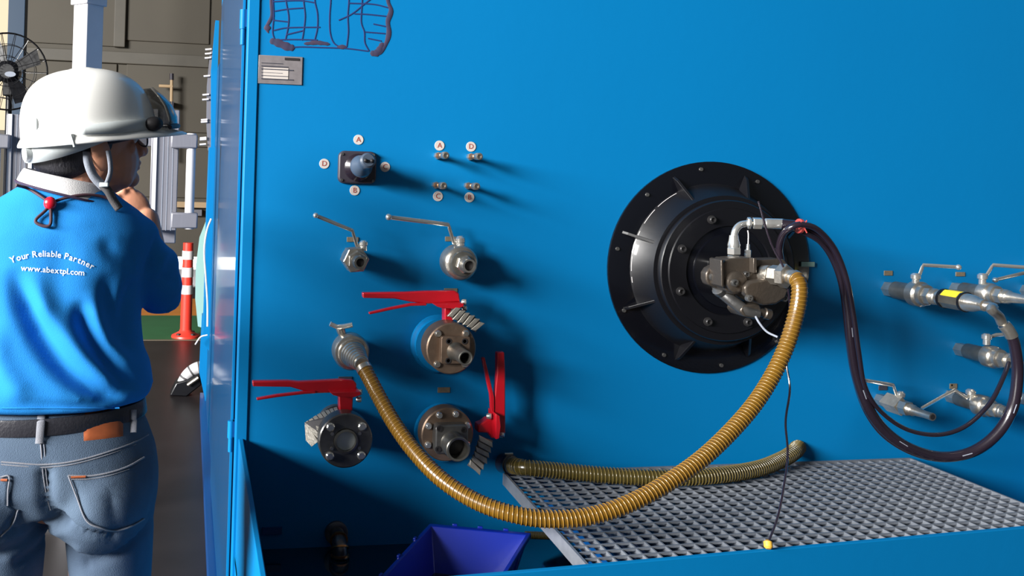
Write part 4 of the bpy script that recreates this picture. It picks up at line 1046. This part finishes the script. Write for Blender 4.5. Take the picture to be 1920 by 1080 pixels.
def bvh_of(o):
    bpy.context.view_layer.update(); dg = bpy.context.evaluated_depsgraph_get(); e = o.evaluated_get(dg); me = e.to_mesh()
    V = [e.matrix_world @ v.co for v in me.vertices]; Fc = [tuple(p.vertices) for p in me.polygons]; e.to_mesh_clear()
    return BVHTree.FromPolygons(V, Fc)
SB = bvh_of(shirt)
def drape(bv, px, py, off=.002, ydef=YQ - .1):
    d = ray(px, py).normalized(); h = bv.ray_cast(CAM, d)
    if h[0] is None: return W(px, py, ydef)
    n = h[1] if h[1].dot(d) < 0 else -h[1]
    return h[0] + n * off
# lettering on the back
bm = bmesh.new()
def letters(s, size_px, place):
    adv = 0; W_ = []
    for ch in s:
        if ch == ' ': W_.append((ch, .3)); continue
        V, Fc = text_mesh(ch, 1.0); w = max(v.x for v in V) - min(v.x for v in V)
        W_.append((ch, w + .10))
    tot = sum(w for _, w in W_); cur = 0
    for ch, w in W_:
        if ch != ' ':
            V, Fc = text_mesh(ch, 1.0); mnx, mxx = min(v.x for v in V), max(v.x for v in V)
            cu = bpy.data.curves
            (cx, cy), ang = place((cur + w / 2) / tot)
            vs_ = []
            for v in V:
                x, y = (v.x - (mnx + mxx) / 2) * size_px, v.y * size_px
                X = cx + x * math.cos(ang) + y * math.sin(ang); Y = cy + x * math.sin(ang) - y * math.cos(ang)
                vs_.append(bm.verts.new(drape(SB, X, Y, .0016)))
            for f in Fc:
                try: bm.faces.new([vs_[i] for i in f])
                except ValueError: pass
        cur += w
# glyph baselines are centred per glyph in text_mesh, so centre on baseline instead
_tm = text_mesh
def text_mesh(s, size):
    cu = bpy.data.curves.new('t', 'FONT'); cu.body = s; cu.size = size; cu.resolution_u = 2; cu.offset = .012
    o = bpy.data.objects.new('t', cu); COL.objects.link(o)
    dg = bpy.context.evaluated_depsgraph_get(); me = bpy.data.meshes.new_from_object(o.evaluated_get(dg))
    V = [v.co.copy() for v in me.vertices]; Fc = [tuple(p.vertices) for p in me.polygons]
    bpy.data.objects.remove(o); bpy.data.curves.remove(cu); bpy.data.meshes.remove(me); return V, Fc
def arc(t):
    x = 20 + 154 * t; y = 494 - 62 * t + 74 * t * t
    return (x, y), math.atan2((-62 + 148 * t), 154)
letters('Your Reliable Partner', 16.5, arc)
letters('www.abextpl.com', 15.5, lambda t: ((39 + 119 * t, 507 + 9.5 * t), .08))
part(PT, 'back_print', LETTER, bm, shirt, label='white lettering on the back', smooth=False)
# hem and cuff lines
hm = [drape(SB, x, 765 + .0 * x, .0006) for x in range(2, 228, 6)]
part(PT, 'hem_stitch', SHIRT, tube(hm, .0014, 6), shirt)
# collar
def ringpts(py, pc_, hw, dep, a0, a1, n=30, tilt=0):
    c = W(pc_, py, YQ); a_ = hw * ZC(c) / F
    return [c + Vector((math.cos(t) * a_, math.sin(t) * dep, tilt * math.cos(t))) for t in [R(a0 + (a1 - a0) * i / n) for i in range(n + 1)]]
lo = ringpts(362, 128, 94, .094, -215, 35, tilt=-.022); mi = ringpts(340, 128, 84, .080, -215, 35, tilt=-.018); hi = ringpts(327, 126, 76, .066, -215, 35, tilt=-.014); inn = ringpts(340, 126, 68, .058, -215, 35, tilt=-.014)
bm = bmesh.new(); rr = [[bm.verts.new(p) for p in q] for q in (lo, mi, hi, inn)]
for a, b in zip(rr, rr[1:]):
    for i in range(len(a) - 1): bm.faces.new((a[i], a[i + 1], b[i + 1], b[i]))
cl_ = part(PT, 'collar', COLLAR, bm, shirt, label='white shirt collar')
so = cl_.modifiers.new('so', 'SOLIDIFY'); so.thickness = .003; sb = cl_.modifiers.new('sub', 'SUBSURF'); sb.levels = 1; sb.render_levels = 2
part(PT, 'collar_piping', PIPING, tube([p + Vector((0, -.001, .0)) for p in lo], .0024, 8), shirt)
# lanyard with red toggle
pts = [(30, 347), (55, 358), (78, 372), (93, 383)]
cord = tube(smooth_path([drape(SB, x, y, .006, YQ - .09) for x, y in pts], 6), .0028, 8)
tube(smooth_path([drape(SB, x, y, .006, YQ - .09) for x, y in [(97, 383), (125, 374), (160, 369), (195, 374), (222, 388)]], 6), .0028, 8, cord)
tube(smooth_path([drape(SB, x, y, .006) for x, y in [(95, 388), (84, 400), (70, 412), (70, 419), (84, 425), (95, 422), (96, 405), (95, 390)]], 5), .003, 8, cord)
ly = part(PT, 'lanyard_cord', CORD, cord)
q = drape(SB, 95, 387, .010)
part(PT, 'toggle', REDT, ball(q, 1, sc=(.0115, .0085, .0125)), ly, label='red lanyard toggle')

# --- helmet
HU, HS = -.012, .955
def hq(f, s, u): return hp(.004 + (f + .012) * HS * 1.045, s * HS, u * HS + HU + .005)
def hring(f0, af, as_, u, n=48, ph=0):
    return [hq(f0 + math.cos(2 * math.pi * i / n) * af, math.sin(2 * math.pi * i / n) * as_, u) for i in range(n)]
bm = bmesh.new(); rs = []
prof = [(0, .133, .114, .022), (0, .132, .113, .036), (-.001, .130, .111, .060), (-.002, .125, .106, .086), (-.003, .114, .096, .112), (-.005, .095, .080, .134), (-.007, .068, .058, .149), (-.008, .036, .031, .157), (-.008, .004, .004, .159)]
for f0, af, as_, u in prof: rs.append([bm.verts.new(p) for p in hring(f0 - .012, af, as_, u)])
for a, b in zip(rs, rs[1:]):
    for i in range(48): bm.faces.new((a[i], a[(i + 1) % 48], b[(i + 1) % 48], b[i]))
bm.faces.new(rs[-1])
hs = part(PT, 'helmet', HELM, bm, label='glossy white safety helmet')
so = hs.modifiers.new('so', 'SOLIDIFY'); so.thickness = .003; so.offset = -1; sb = hs.modifiers.new('sub', 'SUBSURF'); sb.levels = 1; sb.render_levels = 2
# brim
bm = bmesh.new(); n = 64; A_, B_ = [], []
C_ = []
for i in range(n):
    t = 2 * math.pi * i / n; c_, s_2 = math.cos(t), math.sin(t)
    ext = .003 + .060 * max(0, c_) ** 1.4
    A_.append(bm.verts.new(hq(-.012 + c_ * .131, s_2 * .112, .030))); B_.append(bm.verts.new(hq(-.012 + c_ * (.137 + ext), s_2 * (.118 + ext * .5), .016 - .004 * max(0, c_))))
    C_.append(bm.verts.new(hq(-.012 + c_ * (.137 + ext), s_2 * (.118 + ext * .5), .010 - .004 * max(0, c_))))
for i in range(n):
    j = (i + 1) % n; bm.faces.new((A_[i], A_[j], B_[j], B_[i])); bm.faces.new((B_[i], B_[j], C_[j], C_[i]))
br = part(PT, 'helmet_brim', HELM, bm, hs)
so = br.modifiers.new('so', 'SOLIDIFY'); so.thickness = .003; sb = br.modifiers.new('sub', 'SUBSURF'); sb.levels = 1; sb.render_levels = 1
# crown ridge
rd = [hq(-.012 - math.sin(t) * .105 - .004, 0, +.030 + math.cos(t) * .120) for t in [R(-62 + 124 * i / 20) for i in range(21)]]
part(PT, 'helmet_ridge', HELM, tube(rd, lambda t: .009 * math.sin(math.pi * min(1, max(0, t))) ** .5 + .002, 14, flat=1, up=sd_), hs)
# grey band of the goggles round the shell, goggle lens in front
bm = bmesh.new(); lo_b, hi_b = [], []
for a in range(16, 118, 4):
    for u, L_ in ((.024, lo_b), (.048, hi_b)): L_.append(bm.verts.new(hq(-.012 + math.cos(R(a)) * .1365, math.sin(R(a)) * .1175, u - (0 if a < 90 else .004 * (a - 90) / 28 * (1 if u > .03 else -1)))))
for i in range(len(lo_b) - 1): bm.faces.new((lo_b[i], lo_b[i + 1], hi_b[i + 1], hi_b[i]))
gb_ = part(PT, 'goggle_band', HELMG, bm, hs, label='light grey goggle band')
so = gb_.modifiers.new('so', 'SOLIDIFY'); so.thickness = .004; so.offset = 0
bm = bmesh.new(); rr = []
for u, e, k in ((.024, .046, 1.0), (.045, .050, 1.0), (.07, .046, .98), (.09, .034, .92), (.110, .016, .8)):
    rr.append([bm.verts.new(hq(-.012 + math.cos(R(a)) * (.131 * (1 - (u - .03) * 1.3) + e), math.sin(R(a)) * (.112 * (1 - (u - .03) * 1.1) + e * .5), u)) for a in [(-46 + 92 * i / 20) * k for i in range(21)]])
for a, b in zip(rr, rr[1:]):
    for i in range(20): bm.faces.new((a[i], a[i + 1], b[i + 1], b[i]))
gl = part(PT, 'goggle_lens', LENS, bm, hs, label='smoked goggle lens over the helmet front')
so = gl.modifiers.new('so', 'SOLIDIFY'); so.thickness = .002
part(PT, 'goggle_hinge', INKD, ball(hq(.077, .100, .036), 1, sc=(.019, .013, .014), rot=HR), hs)
part(PT, 'goggle_frame', DKPL, tube([hq(-.012 + math.cos(R(a)) * .178, math.sin(R(a)) * .136, .026) for a in range(-46, 50, 4)], .0045, 8), hs)
part(PT, 'vent_stud', HELMG, ball(hq(-.130, .045, .055), 1, sc=(.006, .006, .012), rot=HR), hs)
for f in (-.010,):
    part(PT, 'strap_slot', HELMG, tube([hq(-.085, .094, .030), hq(-.082, .098, .006)], .007, 8, flat=.5), hs)
bm = bmesh.new(); lo_b, hi_b = [], []
for a in range(78, 262, 6):
    k = math.sin(math.pi * (a - 78) / 183)
    for u, L_ in ((.004 - .030 * k, lo_b), (.020, hi_b)): L_.append(bm.verts.new(hp(-.022 + math.cos(R(a)) * .104, math.sin(R(a)) * .090, u)))
for i in range(len(lo_b) - 1): bm.faces.new((lo_b[i], lo_b[i + 1], hi_b[i + 1], hi_b[i]))
hb_ = part(PT, 'headband', HELMG, bm, hs, label='pale blue grey headband')
so = hb_.modifiers.new('so', 'SOLIDIFY'); so.thickness = .002
part(PT, 'ratchet_knob', HELMG, lathe([(0, .015), (.010, .014)], hp(-.122, .012, -.008), -fw, 16), hs)
# chin straps
def web(pts, w, mt, name):
    P = smooth_path(pts, 6); bm = bmesh.new(); L, Rr = [], []
    for i, p in enumerate(P):
        t = (P[min(i + 1, len(P) - 1)] - P[max(i - 1, 0)]).normalized(); s = t.cross(sd_).normalized() * w / 2
        L.append(bm.verts.new(p + s)); Rr.append(bm.verts.new(p - s))
    for i in range(len(P) - 1): bm.faces.new((L[i], L[i + 1], Rr[i + 1], Rr[i]))
    o = part(PT, name, mt, bm, hs); so = o.modifiers.new('so', 'SOLIDIFY'); so.thickness = .0022; return o
yf = YQ - .075
web([W(164, 284, yf), W(166, 305, yf - .005), W(176, 330, yf - .005), W(196, 352, yf + .0)], .017, STRAP, 'chin_strap')
web([W(203, 282, yf), W(207, 305, yf - .002), W(207, 325, yf), W(199, 348, yf)], .009, STRAP, 'chin_strap')
web([W(190, 345, yf - .002), W(203, 358, yf - .002), W(213, 376, yf), W(224, 392, yf + .0)], .016, STRAPD, 'chin_strap_tail')
part(PT, 'strap_buckle', HELMG, box(W(186, 342, yf - .010), W(204, 351, yf - .002)), hs, bevel=.002)

# --- jeans
bm = loft([row(776, 84, 166, .118), row(795, 84, 172, .122), row(830, 84, 188, .132), row(880, 84, 204, .142, -.006), row(925, 85, 208, .145, -.008), row(962, 88, 204, .138), row(985, 92, 196, .12)])
for s, kx, r0 in ((1, 204, .094), (-1, 4, .094)):
    hipp = W(kx, 930, YQ - .002); lo_ = W(kx + 4 * s, 1085, YQ - .005)
    kn = Vector((lo_.x + .012 * s, YQ - .005, .46)); an = Vector((kn.x + .01 * s, YQ + .03, .07))
    capsule(hipp, lo_, r0, .078, bm, 28); capsule(lo_, kn, .078, .070, bm, 24); capsule(kn, an + Vector((0, 0, .05)), .070, .056, bm, 24)
for s, kx in ((1, 185), (-1, -15)): ball(W(kx, 925, YQ - .05), 1, bm, (.10, .11, .10), None, 24)
jm = remeshed(bm, .0075, 8)
fj = [([(115, 962), (150, 985), (210, 1000)], -.012, 9), ([(120, 975), (60, 990), (0, 1003)], -.012, 9), ([(150, 1030), (200, 1040), (262, 1000)], .008, 12), ([(160, 1075), (215, 1050), (270, 1015)], -.009, 10), ([(10, 1060), (60, 1030), (105, 1000)], .007, 12),
      ([(90, 880), (94, 940), (112, 975)], -.012, 12), ([(210, 920), (215, 960), (225, 985)], -.005, 10), ([(30, 1075), (70, 1055), (108, 1040)], -.006, 8)]
FW = [(smooth_path([W(x, y, YQ - .12) for x, y in pts], 4), dep, w_ / F * 1.7) for pts, dep, w_ in fj]
nrmls = [v.normal.copy() for v in jm.vertices]
for v, nn in zip(jm.vertices, nrmls):
    if nn.y > .3 or v.co.z < .6: continue
    off = 0
    for P, dep, w in FW:
        best = min((v.co.x - p.x) ** 2 + (v.co.z - p.z) ** 2 for p in P)
        if best < 9 * w * w: off += dep * math.exp(-best / (w * w))
    v.co += nn * off
jm.update()
jeans = add_mesh(PT, 'jeans', jm, DENIM, label='faded blue denim jeans')
JB = bvh_of(jeans)
def seam(pts, r=.0016, mt=DENIM_S, off=.0004, name='seam'):
    return part(PT, name, mt, tube(smooth_path([drape(JB, x, y, off, YQ - .13) for x, y in pts], 6), r, 6), jeans)
seam([(2, 866), (40, 869), (78, 871), (120, 868), (160, 860), (210, 845), (255, 828), (278, 815)]); seam([(2, 871), (40, 874), (78, 876), (120, 873), (160, 865), (210, 850), (255, 833)], .0011)
seam([(76, 828), (78, 850), (80, 880), (86, 920), (95, 956)]); seam([(82, 828), (84, 850), (86, 880), (91, 920), (100, 956)], .0011)
def patch(pts, off, mt, name, th=.0015, label=None):
    """cloth patch following the jeans: outline px, filled as a fan grid"""
    cx = sum(p[0] for p in pts) / len(pts); cy = sum(p[1] for p in pts) / len(pts)
    dense = []
    for a, b in zip(pts, pts[1:] + pts[:1]):
        for k in range(6): dense.append((a[0] + (b[0] - a[0]) * k / 6, a[1] + (b[1] - a[1]) * k / 6))
    bm = bmesh.new(); prev = None
    for lv in range(0, 6):
        f = 1 - lv / 6
        cur = [bm.verts.new(drape(JB, cx + (x - cx) * f, cy + (y - cy) * f, off if lv else .0, YQ - .13)) for x, y in dense]
        if prev:
            for i in range(len(cur)): bm.faces.new((prev[i], prev[(i + 1) % len(cur)], cur[(i + 1) % len(cur)], cur[i]))
        prev = cur
    bm.faces.new(prev)
    return part(PT, name, mt, bm, jeans, label=label, angle=70)
pk = [(128, 891), (163, 976), (215, 994), (271, 972), (268, 858), (240, 873), (207, 885), (170, 891)]
patch(pk, .0035, DENIM, 'back_pocket')
seam([(128, 891), (145, 932), (163, 975), (190, 988), (215, 993), (245, 985), (268, 972)], off=.003); seam([(128, 891), (168, 892), (207, 886), (240, 874), (268, 858)], .0018, off=.0035)
seam([(134, 898), (168, 898), (207, 892), (240, 880)], .001, off=.004)
seam([(133, 894), (160, 893)], .0022, PATCH, .0045, 'pocket_rivet_stitch')
patch([(-60, 890), (18, 893), (15, 945), (32, 958), (2, 1004), (-60, 990)], .0035, DENIM, 'back_pocket')
seam([(2, 894), (18, 893), (16, 920), (15, 946)], off=.0035); seam([(34, 955), (24, 980), (2, 1005)], off=.002)
seam([(3, 899), (15, 899)], .0022, PATCH, .0045, 'pocket_rivet_stitch')
# shoes
for s, kx in ((1, 204), (-1, 4)):
    lo_ = W(kx + 4 * s, 1085, YQ); x = lo_.x + .022 * s
    bm = loft([(Vector((x, YQ + .07, 0.0)), .048, .135), (Vector((x, YQ + .07, .025)), .050, .138), (Vector((x, YQ + .055, .05)), .046, .115), (Vector((x, YQ + .03, .08)), .040, .075), (Vector((x, YQ + .025, .10)), .036, .055)])
    part(PT, 'shoe', LEATHER, bm, label='dark leather shoe')
# belt
def belt_ring(py, k, dz=0):
    c = W(84, py, YQ); a = 176 * ZC(c) / F * k; c.z = W(84, py, YQ - .125).z
    return [c + Vector((math.cos(t) * a, math.sin(t) * .1245 * k, dz + .0075 * math.cos(t))) for t in [2 * math.pi * i / 72 for i in range(72)]]
bm = bmesh.new(); rr = [[bm.verts.new(p) for p in belt_ring(py, k)] for py, k in ((817, 1.03), (817, 1.055), (815, 1.062), (788, 1.045), (786, 1.04), (786, 1.01))]
for a, b in zip(rr, rr[1:]):
    for i in range(72): bm.faces.new((a[i], a[(i + 1) % 72], b[(i + 1) % 72], b[i]))
bt_ = part(PT, 'belt', LEATHER, bm, jeans, label='black leather belt')
patch([(156, 771), (192, 768), (231, 764), (231, 818), (195, 823), (157, 827)], .0015, PATCH, 'leather_patch', label='tan leather waistband patch')
BB = bvh_of(bt_)
def loop(x0, y0, x1, y1, n=3, w=.0105):
    P = []
    for k in range(9):
        t = k / 8; x, y = x0 + (x1 - x0) * t, y0 + (y1 - y0) * t
        a = drape(JB, x, y, .004, YQ - .13); b = drape(BB, x, y, .003, YQ + 5)
        P.append(b if (b - CAM).length < (a - CAM).length else a)
    part(PT, 'belt_loop', DENIM_S, tube(P, w / 2, 8, flat=.3, up=(0, -1, 0)), jeans)
loop(78, 778, 74, 832, w=.014); loop(248, 768, 247, 812, w=.012); loop(-60, 780, -60, 830)
